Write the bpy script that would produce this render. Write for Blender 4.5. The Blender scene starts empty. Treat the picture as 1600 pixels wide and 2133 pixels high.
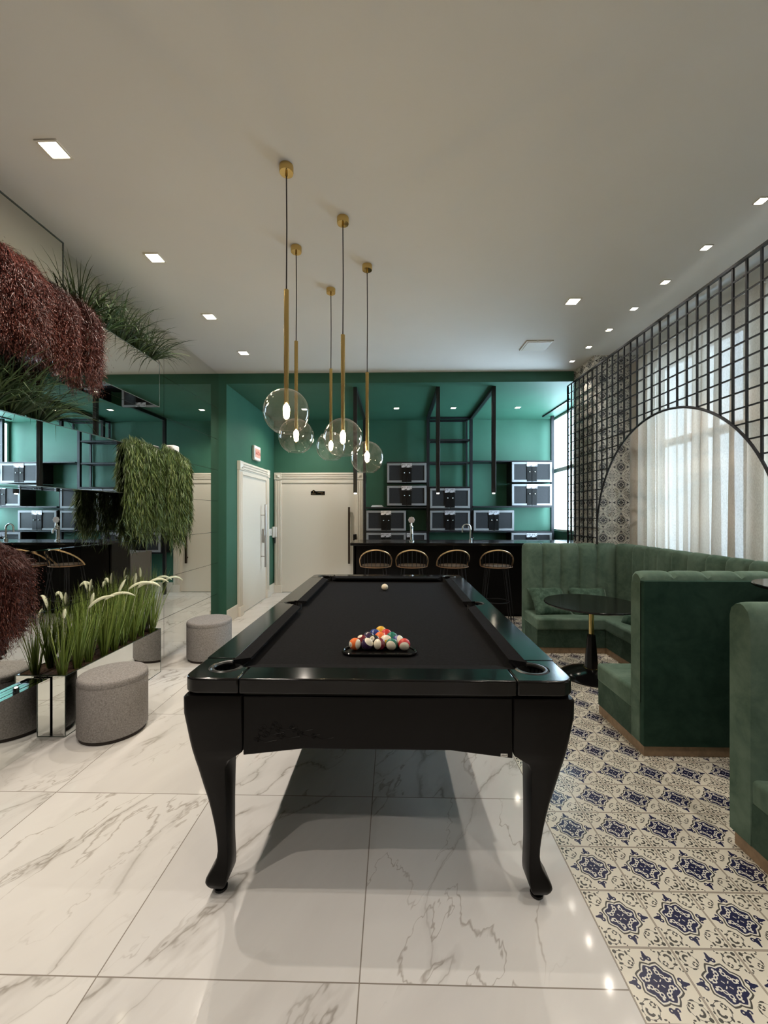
import bpy, bmesh, math, random
from mathutils import Vector, Matrix
S = bpy.context.scene
COL = S.collection
PI = math.pi
R = random.Random(7)

# ------------------------------------------------------------------ camera, world, exposure
EYE = 1.41
cam_d = bpy.data.cameras.new('camera'); cam = bpy.data.objects.new('camera', cam_d); COL.objects.link(cam)
cam.location = (0, 0, EYE)
cam.rotation_euler = (PI / 2, 0, math.atan2(18, 845))
cam_d.sensor_fit = 'VERTICAL'; cam_d.sensor_height = 24.0
cam_d.lens = 845 / 2133 * 24.0
cam_d.shift_y = 0.0012
cam_d.clip_start = 0.02
S.camera = cam
S.view_settings.view_transform = 'Standard'
S.view_settings.look = 'None'
S.view_settings.gamma = 1.0
S.view_settings.use_curve_mapping = False
S.view_settings.exposure = 0.38
cy = S.cycles
cy.max_bounces = 8; cy.diffuse_bounces = 3; cy.glossy_bounces = 5; cy.transmission_bounces = 8; cy.transparent_max_bounces = 24
cy.caustics_reflective = False; cy.caustics_refractive = False
cy.sample_clamp_indirect = 4.0
cy.use_denoising = True
cy.use_adaptive_sampling = True; cy.adaptive_threshold = .025
wd = bpy.data.worlds.new('sky'); S.world = wd; wd.use_nodes = True
wb = wd.node_tree.nodes['Background']
wb.inputs['Color'].default_value = (0.66, 0.85, 1.0, 1); wb.inputs['Strength'].default_value = 15.0

WARM = (1.0, 0.885, 0.765)
SPOT_BIG = 47.0      # watts of one large square downlight
SPOT_SMALL = 12.0     # watts of one small downlight by the curtain
SPOT_BAR = 3.5       # watts of one downlight under the green bar ceiling
BULB = 260.0          # emission of a pendant bulb

# ------------------------------------------------------------------ node helpers
class E:
    """a scalar socket with arithmetic"""
    def __init__(s, nt, k): s.nt, s.k = nt, k
    def _op(s, op, *a):
        n = s.nt.nodes.new('ShaderNodeMath'); n.operation = op
        for i, v in enumerate((s,) + a):
            if isinstance(v, E): s.nt.links.new(v.k, n.inputs[i])
            else: n.inputs[i].default_value = v
        return E(s.nt, n.outputs[0])
    def __add__(s, o): return s._op('ADD', o)
    __radd__ = __add__
    def __sub__(s, o): return s._op('SUBTRACT', o)
    def __rsub__(s, o): return (s * -1.0) + o
    def __mul__(s, o): return s._op('MULTIPLY', o)
    __rmul__ = __mul__
    def __truediv__(s, o): return s._op('DIVIDE', o)
    def abs(s): return s._op('ABSOLUTE')
    def max(s, o): return s._op('MAXIMUM', o)
    def min(s, o): return s._op('MINIMUM', o)
    def lt(s, o): return s._op('LESS_THAN', o)
    def gt(s, o): return s._op('GREATER_THAN', o)
    def floor(s): return s._op('FLOOR')
    def frac(s): return s._op('FRACT')
    def mod(s, o): return s._op('FLOORED_MODULO', o)
    def sqrt(s): return s._op('SQRT')
    def atan2(s, o): return s._op('ARCTAN2', o)
    def pow(s, o): return s._op('POWER', o)

def hyp(a, b): return (a * a + b * b).sqrt()

def new_mat(name):
    m = bpy.data.materials.new(name); m.use_nodes = True
    return m, m.node_tree, m.node_tree.nodes['Principled BSDF']

def put(nt, sock, v):
    if isinstance(v, E): nt.links.new(v.k, sock)
    elif hasattr(v, 'is_output'): nt.links.new(v, sock)
    else: sock.default_value = v

def mixc(nt, fac, a, b):
    n = nt.nodes.new('ShaderNodeMix'); n.data_type = 'RGBA'
    put(nt, n.inputs[0], fac)
    for sk, v in ((n.inputs[6], a), (n.inputs[7], b)):
        put(nt, sk, (*v, 1) if isinstance(v, tuple) and len(v) == 3 else v)
    return n.outputs[2]

def noise(nt, vec=None, scale=5, detail=3, rough=.5, dist=0, out='Fac'):
    n = nt.nodes.new('ShaderNodeTexNoise')
    n.inputs['Scale'].default_value = scale; n.inputs['Detail'].default_value = detail
    n.inputs['Roughness'].default_value = rough; n.inputs['Distortion'].default_value = dist
    if vec is not None: nt.links.new(vec, n.inputs['Vector'])
    return E(nt, n.outputs['Fac']) if out == 'Fac' else n.outputs['Color']

def pos(nt):
    return nt.nodes.new('ShaderNodeNewGeometry').outputs['Position']

def objco(nt):
    return nt.nodes.new('ShaderNodeTexCoord').outputs['Object']

def xyz(nt, v):
    n = nt.nodes.new('ShaderNodeSeparateXYZ'); nt.links.new(v, n.inputs[0])
    return [E(nt, o) for o in n.outputs]

def comb(nt, x, y, z):
    n = nt.nodes.new('ShaderNodeCombineXYZ')
    for i, v in enumerate((x, y, z)): put(nt, n.inputs[i], v)
    return n.outputs[0]

def ramp(nt, fac, stops):
    n = nt.nodes.new('ShaderNodeValToRGB'); put(nt, n.inputs[0], fac)
    el = n.color_ramp.elements
    while len(el) < len(stops): el.new(0.5)
    for e, (p, c) in zip(el, stops): e.position = p; e.color = (*c, 1)
    return n.outputs[0]

def bump(nt, bs, h, strength=.3, dist=.01):
    b = nt.nodes.new('ShaderNodeBump'); b.inputs['Strength'].default_value = strength; b.inputs['Distance'].default_value = dist
    put(nt, b.inputs['Height'], h); nt.links.new(b.outputs[0], bs.inputs['Normal'])

def plain(name, c, rough=.5, metal=0., spec=.5, var=0., vscale=8, coat=0., bmp=0., bscale=60):
    m, nt, b = new_mat(name)
    b.inputs['Base Color'].default_value = (*c, 1)
    b.inputs['Roughness'].default_value = rough; b.inputs['Metallic'].default_value = metal
    b.inputs['Specular IOR Level'].default_value = spec; b.inputs['Coat Weight'].default_value = coat
    if var:
        f = noise(nt, objco(nt), vscale, 4)
        lo = tuple(x * (1 - var) for x in c); hi = tuple(min(1, x * (1 + var)) for x in c)
        nt.links.new(ramp(nt, f, [(.3, lo), (.7, hi)]), b.inputs['Base Color'])
    if bmp:
        bump(nt, b, noise(nt, objco(nt), bscale, 4), bmp, .004)
    return m

def glow(name, c, strength):
    m, nt, b = new_mat(name)
    b.inputs['Base Color'].default_value = (*c, 1)
    b.inputs['Emission Color'].default_value = (*c, 1); b.inputs['Emission Strength'].default_value = strength
    return m

def thin_glass(name, tint=(1, 1, 1), refl=1.0, ior=1.45, glow_haze=0.):
    m = bpy.data.materials.new(name); m.use_nodes = True; nt = m.node_tree; nt.nodes.clear()
    o = nt.nodes.new('ShaderNodeOutputMaterial'); t = nt.nodes.new('ShaderNodeBsdfTransparent'); g = nt.nodes.new('ShaderNodeBsdfGlossy')
    t.inputs[0].default_value = (*tint, 1); g.inputs['Roughness'].default_value = 0.0
    geo = nt.nodes.new('ShaderNodeNewGeometry'); dt = nt.nodes.new('ShaderNodeVectorMath'); dt.operation = 'DOT_PRODUCT'
    nt.links.new(geo.outputs['Normal'], dt.inputs[0]); nt.links.new(geo.outputs['Incoming'], dt.inputs[1])
    r0 = ((ior - 1) / (ior + 1)) ** 2          # Schlick reflectance of a pane, same from either side
    fr = (1.0 - E(nt, dt.outputs['Value']).abs()).max(0.0).pow(5.0) * (1 - r0) + r0
    mx = nt.nodes.new('ShaderNodeMixShader')
    put(nt, mx.inputs[0], (fr * refl).min(1.0))
    nt.links.new(t.outputs[0], mx.inputs[1]); nt.links.new(g.outputs[0], mx.inputs[2]); 
    if glow_haze:  # bulb's glow imitated by a pale translucent share in the glass
        tl = nt.nodes.new('ShaderNodeBsdfTranslucent'); tl.inputs[0].default_value = (.9, .88, .82, 1)
        m2 = nt.nodes.new('ShaderNodeMixShader'); m2.inputs[0].default_value = glow_haze
        nt.links.new(mx.outputs[0], m2.inputs[1]); nt.links.new(tl.outputs[0], m2.inputs[2]); nt.links.new(m2.outputs[0], o.inputs[0])
    else: nt.links.new(mx.outputs[0], o.inputs[0])
    return m

# ------------------------------------------------------------------ materials
def marble():
    m, nt, b = new_mat('polished_marble_tile')
    x, y, z = xyz(nt, pos(nt))
    u, v = (x + .10) / .80, (y - 1.215) / .80
    iu, iv = u.floor(), v.floor()
    wn = nt.nodes.new('ShaderNodeTexWhiteNoise'); wn.noise_dimensions = '2D'
    nt.links.new(comb(nt, iu, iv, 0.), wn.inputs['Vector'])
    rr, gg, bb = xyz(nt, wn.outputs['Color'])
    # vein frame: long axis runs diagonally over each tile
    a = math.radians(58)
    xr = x * math.cos(a) + y * math.sin(a); yr = y * math.cos(a) - x * math.sin(a)
    p = comb(nt, xr * .75 + rr * 37.0, yr * 2.0 + gg * 23.0, bb * 11.0)
    warp = noise(nt, p, 1.6, 5, .6)
    p2 = comb(nt, xr * .7 + rr * 37.0 + warp * .5, yr * 2.0 + gg * 23.0 + warp * 1.1, bb * 11.0)
    n1 = noise(nt, p2, 1.2, 2, .45)
    v1 = (n1 - .5).abs()
    n2 = noise(nt, p2, 2.3, 3, .5)
    v2 = (n2 - .47).abs()
    mask = noise(nt, p, 1.1, 3, .5)
    thin = ramp(nt, v1 / (mask * .050 + .002), [(0, (1, 1, 1)), (.22, (.30, .30, .30)), (1, (0, 0, 0))])
    thin2 = ramp(nt, v2 / (mask * .018 + .0015), [(0, (1, 1, 1)), (1, (0, 0, 0))])
    gate = ramp(nt, mask, [(.40, (0, 0, 0)), (.56, (1, 1, 1))])
    gate2 = ramp(nt, noise(nt, p, .9, 2, .5, 1.0), [(.5, (0, 0, 0)), (.62, (1, 1, 1))])
    soft = noise(nt, p, .9, 5, .6, .6)
    base = ramp(nt, soft, [(.30, (.70, .685, .665)), (.60, (.80, .79, .77))])
    fac1 = E(nt, thin) * E(nt, gate) * .85
    fac2 = E(nt, thin2) * E(nt, gate2) * .7
    c1 = mixc(nt, fac1, base, (.33, .30, .265))
    c2 = mixc(nt, fac2, c1, (.36, .32, .28))
    fu, fv = (u.frac() - .5).abs(), (v.frac() - .5).abs()
    grout = fu.max(fv).gt(.4975)
    nt.links.new(mixc(nt, grout, c2, (.30, .27, .235)), b.inputs['Base Color'])
    b.inputs['Roughness'].default_value = .07
    b.inputs['Specular IOR Level'].default_value = .42
    return m

def ornate(name, ax, off, size=.2, base=(.80, .765, .66), dark=(.018, .020, .070), grey=(.070, .068, .060), grout=(.34, .30, .25), rough=.25, k=1.0, conc=.17):
    """printed cement tile: concave octagon medallion with white scrolls, fleurs at its sides, sprigs in its corners"""
    m, nt, b = new_mat(name)
    c = xyz(nt, pos(nt))
    u, v = (c[ax[0]] - off[0]) / size, (c[ax[1]] - off[1]) / size
    fu, fv = u.frac() - .5, v.frac() - .5
    au, av = fu.abs(), fv.abs()
    r = hyp(fu, fv)
    ang = av.atan2(au)
    t = (ang.mod(PI / 4) - PI / 8).abs() / (PI / 8)
    q = r * k / (1.0 - t * conc)
    A, B = au.max(av), au.min(av)
    ring_grey = q.lt(.318)
    ring_white = q.lt(.290)
    core = q.lt(.264)
    def disc(a0, b0, rad): return hyp(A - a0, B - b0).lt(rad)
    def oval(a0, b0, ra, rb): return hyp((A - a0) / ra, (B - b0) / rb).lt(1.0)
    def ring(a0, b0, rad, w): return (hyp(A - a0, B - b0) - rad).abs().lt(w)
    A0, B0 = A, B; A, B = A * k, B * k
    scroll = ring(.148, .053, .027, .0088).max(disc(.200, .062, .019)).max(disc(.178, .032, .014)).max(ring(.103, .091, .019, .0080))
    scroll = scroll.max((A - B).abs().lt(.010) * r.gt(.028) * r.lt(.074))
    A, B = A0, B0
    # fleurs on the axes (handed, so the motif curls)
    hand = (fu * fv).gt(0.)
    body = oval(.362, .008, .040, .030)
    curl = ring(.338, .046, .024, .0125) * (A.lt(.354)).max(hand)
    tip = B.lt(.022 - (A - .41) * .22) * A.gt(.385) * A.lt(.450)
    fleur = body.max(curl).max(tip)
    # corner sprigs
    brown = disc(.436, .436, .030).max(ring(.350, .350, .046, .0165) * (A + B).gt(.69)).max(oval(.418, .262, .034, .017)).max(oval(.455, .345, .014, .020))
    brown = brown.max(oval(.322, .205, .034, .013)).max(oval(.300, .268, .012, .022)).max(oval(.268, .240, .022, .013)).max(disc(.470, .17, .011)).max(oval(.445, .20, .012, .022)).max(ring(.30, .36, .150, .0035) * A.gt(.26))
    col = mixc(nt, brown, base, grey)
    col = mixc(nt, fleur, col, dark)
    col = mixc(nt, ring_grey, col, grey)
    col = mixc(nt, ring_white, col, (.80, .78, .71))
    col = mixc(nt, core, col, dark)
    col = mixc(nt, scroll * core, col, (.80, .78, .71))
    edge = A.gt(.4825)
    hair = A.gt(.4955)
    col = mixc(nt, edge, col, grout)
    col = mixc(nt, hair, col, tuple(x * 1.35 for x in grout))
    nt.links.new(col, b.inputs['Base Color'])
    b.inputs['Roughness'].default_value = rough
    return m

def velvet(name, lo, hi, scale=5.0, sheen=.5):
    m, nt, b = new_mat(name)
    co = objco(nt)
    f = noise(nt, co, scale, 6, .62, .6)
    g = noise(nt, co, scale * 5, 4, .6)
    nt.links.new(ramp(nt, f * .75 + g * .25, [(.34, lo), (.62, hi)]), b.inputs['Base Color'])
    b.inputs['Roughness'].default_value = .85; b.inputs['Specular IOR Level'].default_value = .12
    b.inputs['Sheen Weight'].default_value = sheen; b.inputs['Sheen Roughness'].default_value = .35
    b.inputs['Sheen Tint'].default_value = (.55, .72, .60, 1)
    bump(nt, b, f, .25, .01)
    return m

def linen():
    m = bpy.data.materials.new('sheer_linen'); m.use_nodes = True; nt = m.node_tree; nt.nodes.clear()
    o = nt.nodes.new('ShaderNodeOutputMaterial')
    d = nt.nodes.new('ShaderNodeBsdfDiffuse'); tl = nt.nodes.new('ShaderNodeBsdfTranslucent'); tr = nt.nodes.new('ShaderNodeBsdfTransparent')
    p = pos(nt); x, y, z = xyz(nt, p)
    weave = noise(nt, comb(nt, x * 4.0, y * 90.0, z * 14.0), 4, 3, .6)
    c = ramp(nt, weave, [(.3, (.46, .40, .33)), (.7, (.60, .545, .47))])
    nt.links.new(c, d.inputs[0]); nt.links.new(c, tl.inputs[0])
    m1 = nt.nodes.new('ShaderNodeMixShader'); m1.inputs[0].default_value = .115
    nt.links.new(d.outputs[0], m1.inputs[1]); nt.links.new(tl.outputs[0], m1.inputs[2])
    m2 = nt.nodes.new('ShaderNodeMixShader'); put(nt, m2.inputs[0], weave * .045 + .004)
    nt.links.new(m1.outputs[0], m2.inputs[1]); nt.links.new(tr.outputs[0], m2.inputs[2]); nt.links.new(m2.outputs[0], o.inputs[0])
    return m

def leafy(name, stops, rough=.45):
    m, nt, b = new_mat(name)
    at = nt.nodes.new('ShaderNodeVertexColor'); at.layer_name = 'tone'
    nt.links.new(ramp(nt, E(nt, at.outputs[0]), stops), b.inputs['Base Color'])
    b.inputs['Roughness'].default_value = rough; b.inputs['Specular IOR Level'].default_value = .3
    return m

M = {}
M['marble'] = marble()
M['tile'] = ornate('ornate_floor_tile', (0, 1), (.70, 1.334))
M['wtile_f'] = ornate('ornate_wall_tile', (0, 2), (2.27, 0.03), base=(.70, .68, .62), dark=(.03, .032, .045), grey=(.05, .05, .052), grout=(.42, .40, .37), k=1.14, conc=.10)
M['wtile_s'] = ornate('ornate_wall_tile_side', (1, 2), (4.62, 0.03), base=(.70, .68, .62), dark=(.03, .032, .045), grey=(.05, .05, .052), grout=(.42, .40, .37), k=1.14, conc=.10)
M['paint'] = plain('ceiling_paint', (.78, .765, .735), .75, spec=.2, var=.015, vscale=2)
M['white_wall'] = plain('cream_wall_paint', (.62, .58, .51), .7)
M['green'] = plain('green_wall_paint', (.034, .122, .080), .55, spec=.35, var=.06, vscale=3, bmp=.05, bscale=120)
M['door'] = plain('ivory_lacquer', (.76, .71, .62), .35)
M['mirror'] = plain('mirror_glass', (.86, .88, .86), 0.0, 1.0)
M['mirror_edge'] = plain('mirror_edge', (.10, .12, .11), .2, .3)
M['edge_line'] = plain('mirror_bevel', (.16, .19, .175), .15, .6)
M['black'] = plain('black_lacquer', (.0055, .0055, .006), .12, spec=.34)
M['satin'] = plain('black_satin_lacquer', (.0060, .0055, .0055), .32, spec=.14)
M['cloth'] = plain('black_billiard_cloth', (.0080, .0080, .0090), .95, spec=.08, var=.25, vscale=90)
M['pocket'] = plain('black_pocket_leather', (.012, .012, .012), .32)
M['void'] = plain('dark_pocket', (.002, .002, .002), .9)
M['steel'] = plain('black_powder_coated_steel', (.008, .009, .012), .4, spec=.4)
M['chrome'] = plain('polished_chrome', (.80, .82, .84), .08, 1.0)
M['brushed'] = plain('brushed_steel', (.50, .48, .45), .3, 1.0)
M['bronze'] = plain('dark_bronze', (.060, .045, .034), .3, .8)
M['gold'] = plain('polished_brass', (.62, .44, .17), .16, 1.0)
M['gold_soft'] = plain('satin_gold_wire', (.62, .42, .22), .32, .9)
M['cord'] = plain('dark_fabric_cord', (.018, .012, .016), .7)
M['velvet'] = velvet('green_velvet', (.062, .108, .080), (.130, .192, .150), 5, .40)
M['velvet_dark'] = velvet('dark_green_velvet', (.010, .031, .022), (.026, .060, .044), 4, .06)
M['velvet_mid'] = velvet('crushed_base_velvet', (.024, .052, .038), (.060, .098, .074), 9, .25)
M['pillow'] = velvet('crushed_green_velvet', (.022, .050, .036), (.085, .140, .105), 16, .4)
M['plinth'] = plain('oak_plinth', (.27, .185, .115), .55, var=.2, vscale=30)
M['ott'] = plain('grey_woven_fabric', (.285, .27, .262), .95, spec=.1, var=.28, vscale=130, bmp=.3, bscale=220)
M['ott_base'] = plain('dark_ottoman_foot', (.025, .017, .014), .7)
M['soil'] = plain('brown_bark_mulch', (.055, .026, .014), .95, var=.6, vscale=120, bmp=.8, bscale=160)
M['alu'] = plain('grey_aluminium_frame', (.26, .26, .27), .45, .35)
M['mesh_panel'] = plain('dark_perforated_panel', (.018, .0185, .021), .5, spec=.25, var=.45, vscale=260)
M['plate'] = plain('silver_number_plate', (.72, .70, .76), .3, .5)
M['ink'] = plain('black_print', (.02, .02, .022), .6)
M['white'] = plain('white_plastic', (.80, .79, .76), .4)
M['paper'] = plain('white_paper', (.82, .81, .78), .8)
M['sign_red'] = glow('lit_exit_panel', (.62, .30, .24), .25)
M['sign_txt'] = plain('dark_red_lettering', (.22, .02, .015), .6)
M['linen'] = linen()
M['globe'] = thin_glass('clear_globe_glass', (.985, .98, .98), 1.5, 1.5, .003)
M['pane'] = thin_glass('window_glass', (.97, .99, 1.0), 1.0)
M['smoke'] = thin_glass('shelf_glass', (.80, .88, .85), 1.0)
M['bulb'] = glow('lit_bulb', (1.0, .77, .42), BULB)
M['lamp'] = glow('lit_downlight', (1.0, .88, .68), 22.0)
M['lamp_small'] = glow('lit_spot', (1.0, .93, .80), 22.0)
M['trim'] = plain('white_lamp_trim', (.72, .69, .62), .5)
M['fridge'] = plain('grey_fridge_enamel', (.11, .10, .09), .4)
M['seat_wire'] = plain('copper_seat_wire', (.30, .17, .09), .4, .6)
M['seat_pad'] = plain('brown_seat_pad', (.06, .035, .015), .8)
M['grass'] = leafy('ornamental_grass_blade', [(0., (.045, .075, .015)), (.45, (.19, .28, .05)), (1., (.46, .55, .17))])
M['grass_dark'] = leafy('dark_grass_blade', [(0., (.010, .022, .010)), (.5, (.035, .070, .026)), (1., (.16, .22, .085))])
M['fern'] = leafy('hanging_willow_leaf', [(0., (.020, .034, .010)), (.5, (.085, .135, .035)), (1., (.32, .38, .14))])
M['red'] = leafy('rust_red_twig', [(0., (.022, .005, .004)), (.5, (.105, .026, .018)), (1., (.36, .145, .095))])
M['plume'] = plain('cream_seed_plume', (.74, .76, .56), .9)

# ------------------------------------------------------------------ mesh builder
class G:
    def __init__(s): s.v = []; s.f = []; s.mi = []; s.tone = None
    def add(s, vs, fs, mi=0):
        n = len(s.v); s.v += [tuple(p) for p in vs]
        for f in fs: s.f.append(tuple(i + n for i in f)); s.mi.append(mi)
        return s
    def box(s, x0, x1, y0, y1, z0, z1, mi=0):
        return s.add([(x0, y0, z0), (x1, y0, z0), (x1, y1, z0), (x0, y1, z0), (x0, y0, z1), (x1, y0, z1), (x1, y1, z1), (x0, y1, z1)],
                     [(0, 3, 2, 1), (4, 5, 6, 7), (0, 1, 5, 4), (1, 2, 6, 5), (2, 3, 7, 6), (3, 0, 4, 7)], mi)
    def prism(s, poly, h0, h1, plane='xy', mi=0):
        def P(a, b, h): return {'xy': (a, b, h), 'xz': (a, h, b), 'yz': (h, a, b)}[plane]
        n = len(poly)
        vs = [P(a, b, h0) for a, b in poly] + [P(a, b, h1) for a, b in poly]
        fs = [tuple(range(n))[::-1], tuple(range(n, 2 * n))] + [(i, (i + 1) % n, n + (i + 1) % n, n + i) for i in range(n)]
        return s.add(vs, fs, mi)
    def lathe(s, prof, c=(0, 0, 0), n=24, mi=0, cap=True):
        vs = []; fs = []
        for r, z in prof:
            for k in range(n):
                a = 2 * PI * k / n; vs.append((c[0] + r * math.cos(a), c[1] + r * math.sin(a), c[2] + z))
        for j in range(len(prof) - 1):
            for k in range(n):
                fs.append((j * n + k, j * n + (k + 1) % n, (j + 1) * n + (k + 1) % n, (j + 1) * n + k))
        if cap:
            if prof[0][0] > 1e-6: fs.append(tuple(range(n))[::-1])
            if prof[-1][0] > 1e-6: fs.append(tuple((len(prof) - 1) * n + k for k in range(n)))
        return s.add(vs, fs, mi)
    def tube(s, pts, r, n=8, closed=False, mi=0, caps=True):
        pts = [Vector(p) for p in pts]; m = len(pts); rs = r if isinstance(r, (list, tuple)) else [r] * m
        vs = []; fs = []; nrm = None
        for i, p in enumerate(pts):
            if closed: t = pts[(i + 1) % m] - pts[i - 1]
            else: t = pts[min(i + 1, m - 1)] - pts[max(i - 1, 0)]
            t.normalize()
            if nrm is None:
                nrm = t.orthogonal().normalized()
            else:
                nrm = (nrm - t * nrm.dot(t)); nrm = nrm.normalized() if nrm.length > 1e-6 else t.orthogonal().normalized()
            bn = t.cross(nrm)
            for k in range(n):
                a = 2 * PI * k / n + PI / n
                vs.append(p + (nrm * math.cos(a) + bn * math.sin(a)) * rs[i])
        for i in range(m if closed else m - 1):
            j = (i + 1) % m
            for k in range(n): fs.append((i * n + k, i * n + (k + 1) % n, j * n + (k + 1) % n, j * n + k))
        if caps and not closed: fs.append(tuple(range(n))[::-1]); fs.append(tuple((m - 1) * n + k for k in range(n)))
        return s.add(vs, fs, mi)
    def loft(s, rings, mi=0, caps=True):
        n = len(rings[0]); vs = [p for r in rings for p in r]; fs = []
        for j in range(len(rings) - 1):
            for k in range(n): fs.append((j * n + k, j * n + (k + 1) % n, (j + 1) * n + (k + 1) % n, (j + 1) * n + k))
        if caps: fs.append(tuple(range(n))[::-1]); fs.append(tuple((len(rings) - 1) * n + k for k in range(n)))
        return s.add(vs, fs, mi)
    def sphere(s, c, r, nu=20, nv=12, sc=(1, 1, 1), mi=0):
        prof = [(max(1e-5, math.sin(PI * j / nv)) , -math.cos(PI * j / nv)) for j in range(nv + 1)]
        vs = []; fs = []
        for a, z in prof:
            for k in range(nu):
                t = 2 * PI * k / nu; vs.append((c[0] + r * a * math.cos(t) * sc[0], c[1] + r * a * math.sin(t) * sc[1], c[2] + r * z * sc[2]))
        for j in range(nv):
            for k in range(nu): fs.append((j * nu + k, j * nu + (k + 1) % nu, (j + 1) * nu + (k + 1) % nu, (j + 1) * nu + k))
        return s.add(vs, fs, mi)
    def grid(s, rows, mi=0, closed_u=False):
        nr = len(rows); nc = len(rows[0]); fs = []
        for i in range(nr - 1):
            for k in range(nc if closed_u else nc - 1):
                l = (k + 1) % nc
                fs.append((i * nc + k, i * nc + l, (i + 1) * nc + l, (i + 1) * nc + k))
        return s.add([p for r in rows for p in r], fs, mi)

def obj(name, g, mats, parent=None, smooth=False, bevel=0., seg=2, normals=True, weld=False):
    """one mesh object; vertices are given in world space, or in the thing's own space when parent has 'local' builders"""
    me = bpy.data.meshes.new(name)
    off = Vector((0, 0, 0))
    if parent is not None and not parent.get('_local'):
        p = parent
        while p is not None: off += p.location; p = p.parent
    me.from_pydata([Vector(v) - off for v in g.v], [], g.f)
    for m in (mats if isinstance(mats, (list, tuple)) else [mats]): me.materials.append(M[m] if isinstance(m, str) else m)
    for p, mi in zip(me.polygons, g.mi): p.material_index = mi
    if g.tone:
        at = me.color_attributes.new('tone', 'FLOAT_COLOR', 'POINT')
        at.data.foreach_set('color', [c for t in g.tone for c in (t, t, t, 1)])
    if normals:
        bm = bmesh.new(); bm.from_mesh(me)
        if weld: bmesh.ops.remove_doubles(bm, verts=bm.verts, dist=1e-5)
        bmesh.ops.recalc_face_normals(bm, faces=bm.faces); bm.to_mesh(me); bm.free()
    o = bpy.data.objects.new(name, me); COL.objects.link(o)
    if parent is not None: o.parent = parent
    if bevel:
        b = o.modifiers.new('bevel', 'BEVEL'); b.width = bevel; b.segments = seg; b.limit_method = 'ANGLE'; b.angle_limit = math.radians(35); b.harden_normals = False
    if smooth or bevel:
        me.shade_smooth()
        if not (smooth == 'all'): me.set_sharp_from_angle(angle=math.radians(38))
    return o

def tag(o, label, cat, group=None, kind=None):
    if label: o['label'] = label
    if cat: o['category'] = cat
    if group: o['group'] = group
    if kind: o['kind'] = kind
    return o

def thing(name, label, cat, loc=(0, 0, 0), rz=0, group=None, local=False):
    o = bpy.data.objects.new(name, None); COL.objects.link(o); o.empty_display_size = .1
    o.location = loc; o.rotation_euler = (0, 0, rz)
    if local: LOCAL.add(o.name)
    return tag(o, label, cat, group)
LOCAL = set()

def part(name, g, mats, parent, **k):
    """part whose builder coordinates are already local to its thing"""
    o = obj(name, g, mats, None, **k); o.parent = parent
    return o

def struct(name, g, mats, parent=None, **k):
    o = obj(name, g, mats, parent, **k); o['kind'] = 'structure'
    return o

def dup(root, loc, label=None, group=None, rz=None, cat=None):
    r = root.copy(); COL.objects.link(r); r.location = loc
    if rz is not None: r.rotation_euler = (0, 0, rz)
    if label: r['label'] = label
    if group: r['group'] = group
    for ch in list(root.children):
        c = ch.copy(); COL.objects.link(c); c.parent = r
        for g in list(ch.children):
            d = g.copy(); COL.objects.link(d); d.parent = c
    return r

def text(name, s, size, parent, loc, rot, mat, ext=.0006):
    cu = bpy.data.curves.new(name, 'FONT'); cu.body = s; cu.size = size; cu.align_x = 'CENTER'; cu.align_y = 'CENTER'; cu.extrude = ext; cu.resolution_u = 3
    t = bpy.data.objects.new(name + '_curve', cu); COL.objects.link(t)
    bpy.context.view_layer.update()
    me = bpy.data.meshes.new_from_object(t.evaluated_get(bpy.context.evaluated_depsgraph_get()))
    bpy.data.objects.remove(t); bpy.data.curves.remove(cu)
    me.materials.clear(); me.materials.append(M[mat])
    o = bpy.data.objects.new(name, me); COL.objects.link(o); o.parent = parent; o.location = loc; o.rotation_euler = rot
    return o

def spot(name, loc, watts, angle=125, blend=.75, radius=.012, color=WARM, parent=None):
    l = bpy.data.lights.new(name, 'SPOT'); l.energy = watts; l.spot_size = math.radians(angle); l.spot_blend = blend; l.shadow_soft_size = radius; l.color = color
    o = bpy.data.objects.new(name, l); COL.objects.link(o); o.location = loc
    if parent: o.parent = parent
    return o

# ------------------------------------------------------------------ setting
CEIL = 3.19; GCEIL = 3.06; YB = 5.13; YW = 7.20; YF = -2.6
XM = -2.22; XL2 = -2.12; XR = 2.80

g = G()
g.add([(-2.6, YF, 0), (.70, YF, 0), (.70, YW, 0), (-2.6, YW, 0)], [(0, 1, 2, 3)], 0)
g.add([(.70, YF, 0), (3.0, YF, 0), (3.0, YW, 0), (.70, YW, 0)], [(0, 1, 2, 3)], 1)
struct('floor', g, ['marble', 'tile'])
g = G()
g.box(-2.6, 2.53, YF - .1, YB, CEIL, CEIL + .12, 0)
g.box(2.53, 3.0, YF - .1, 4.60, CEIL + .08, CEIL + .12, 0)
g.box(2.53, 3.0, 4.60, YB, CEIL, CEIL + .12, 0)
struct('ceiling', g, ['paint'])
g = G()
g.box(XL2, XR, YB, YW, GCEIL, GCEIL + .25, 0)
struct('trim_1', g, ['green'])                      # lowered green bar ceiling with its fascia

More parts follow.
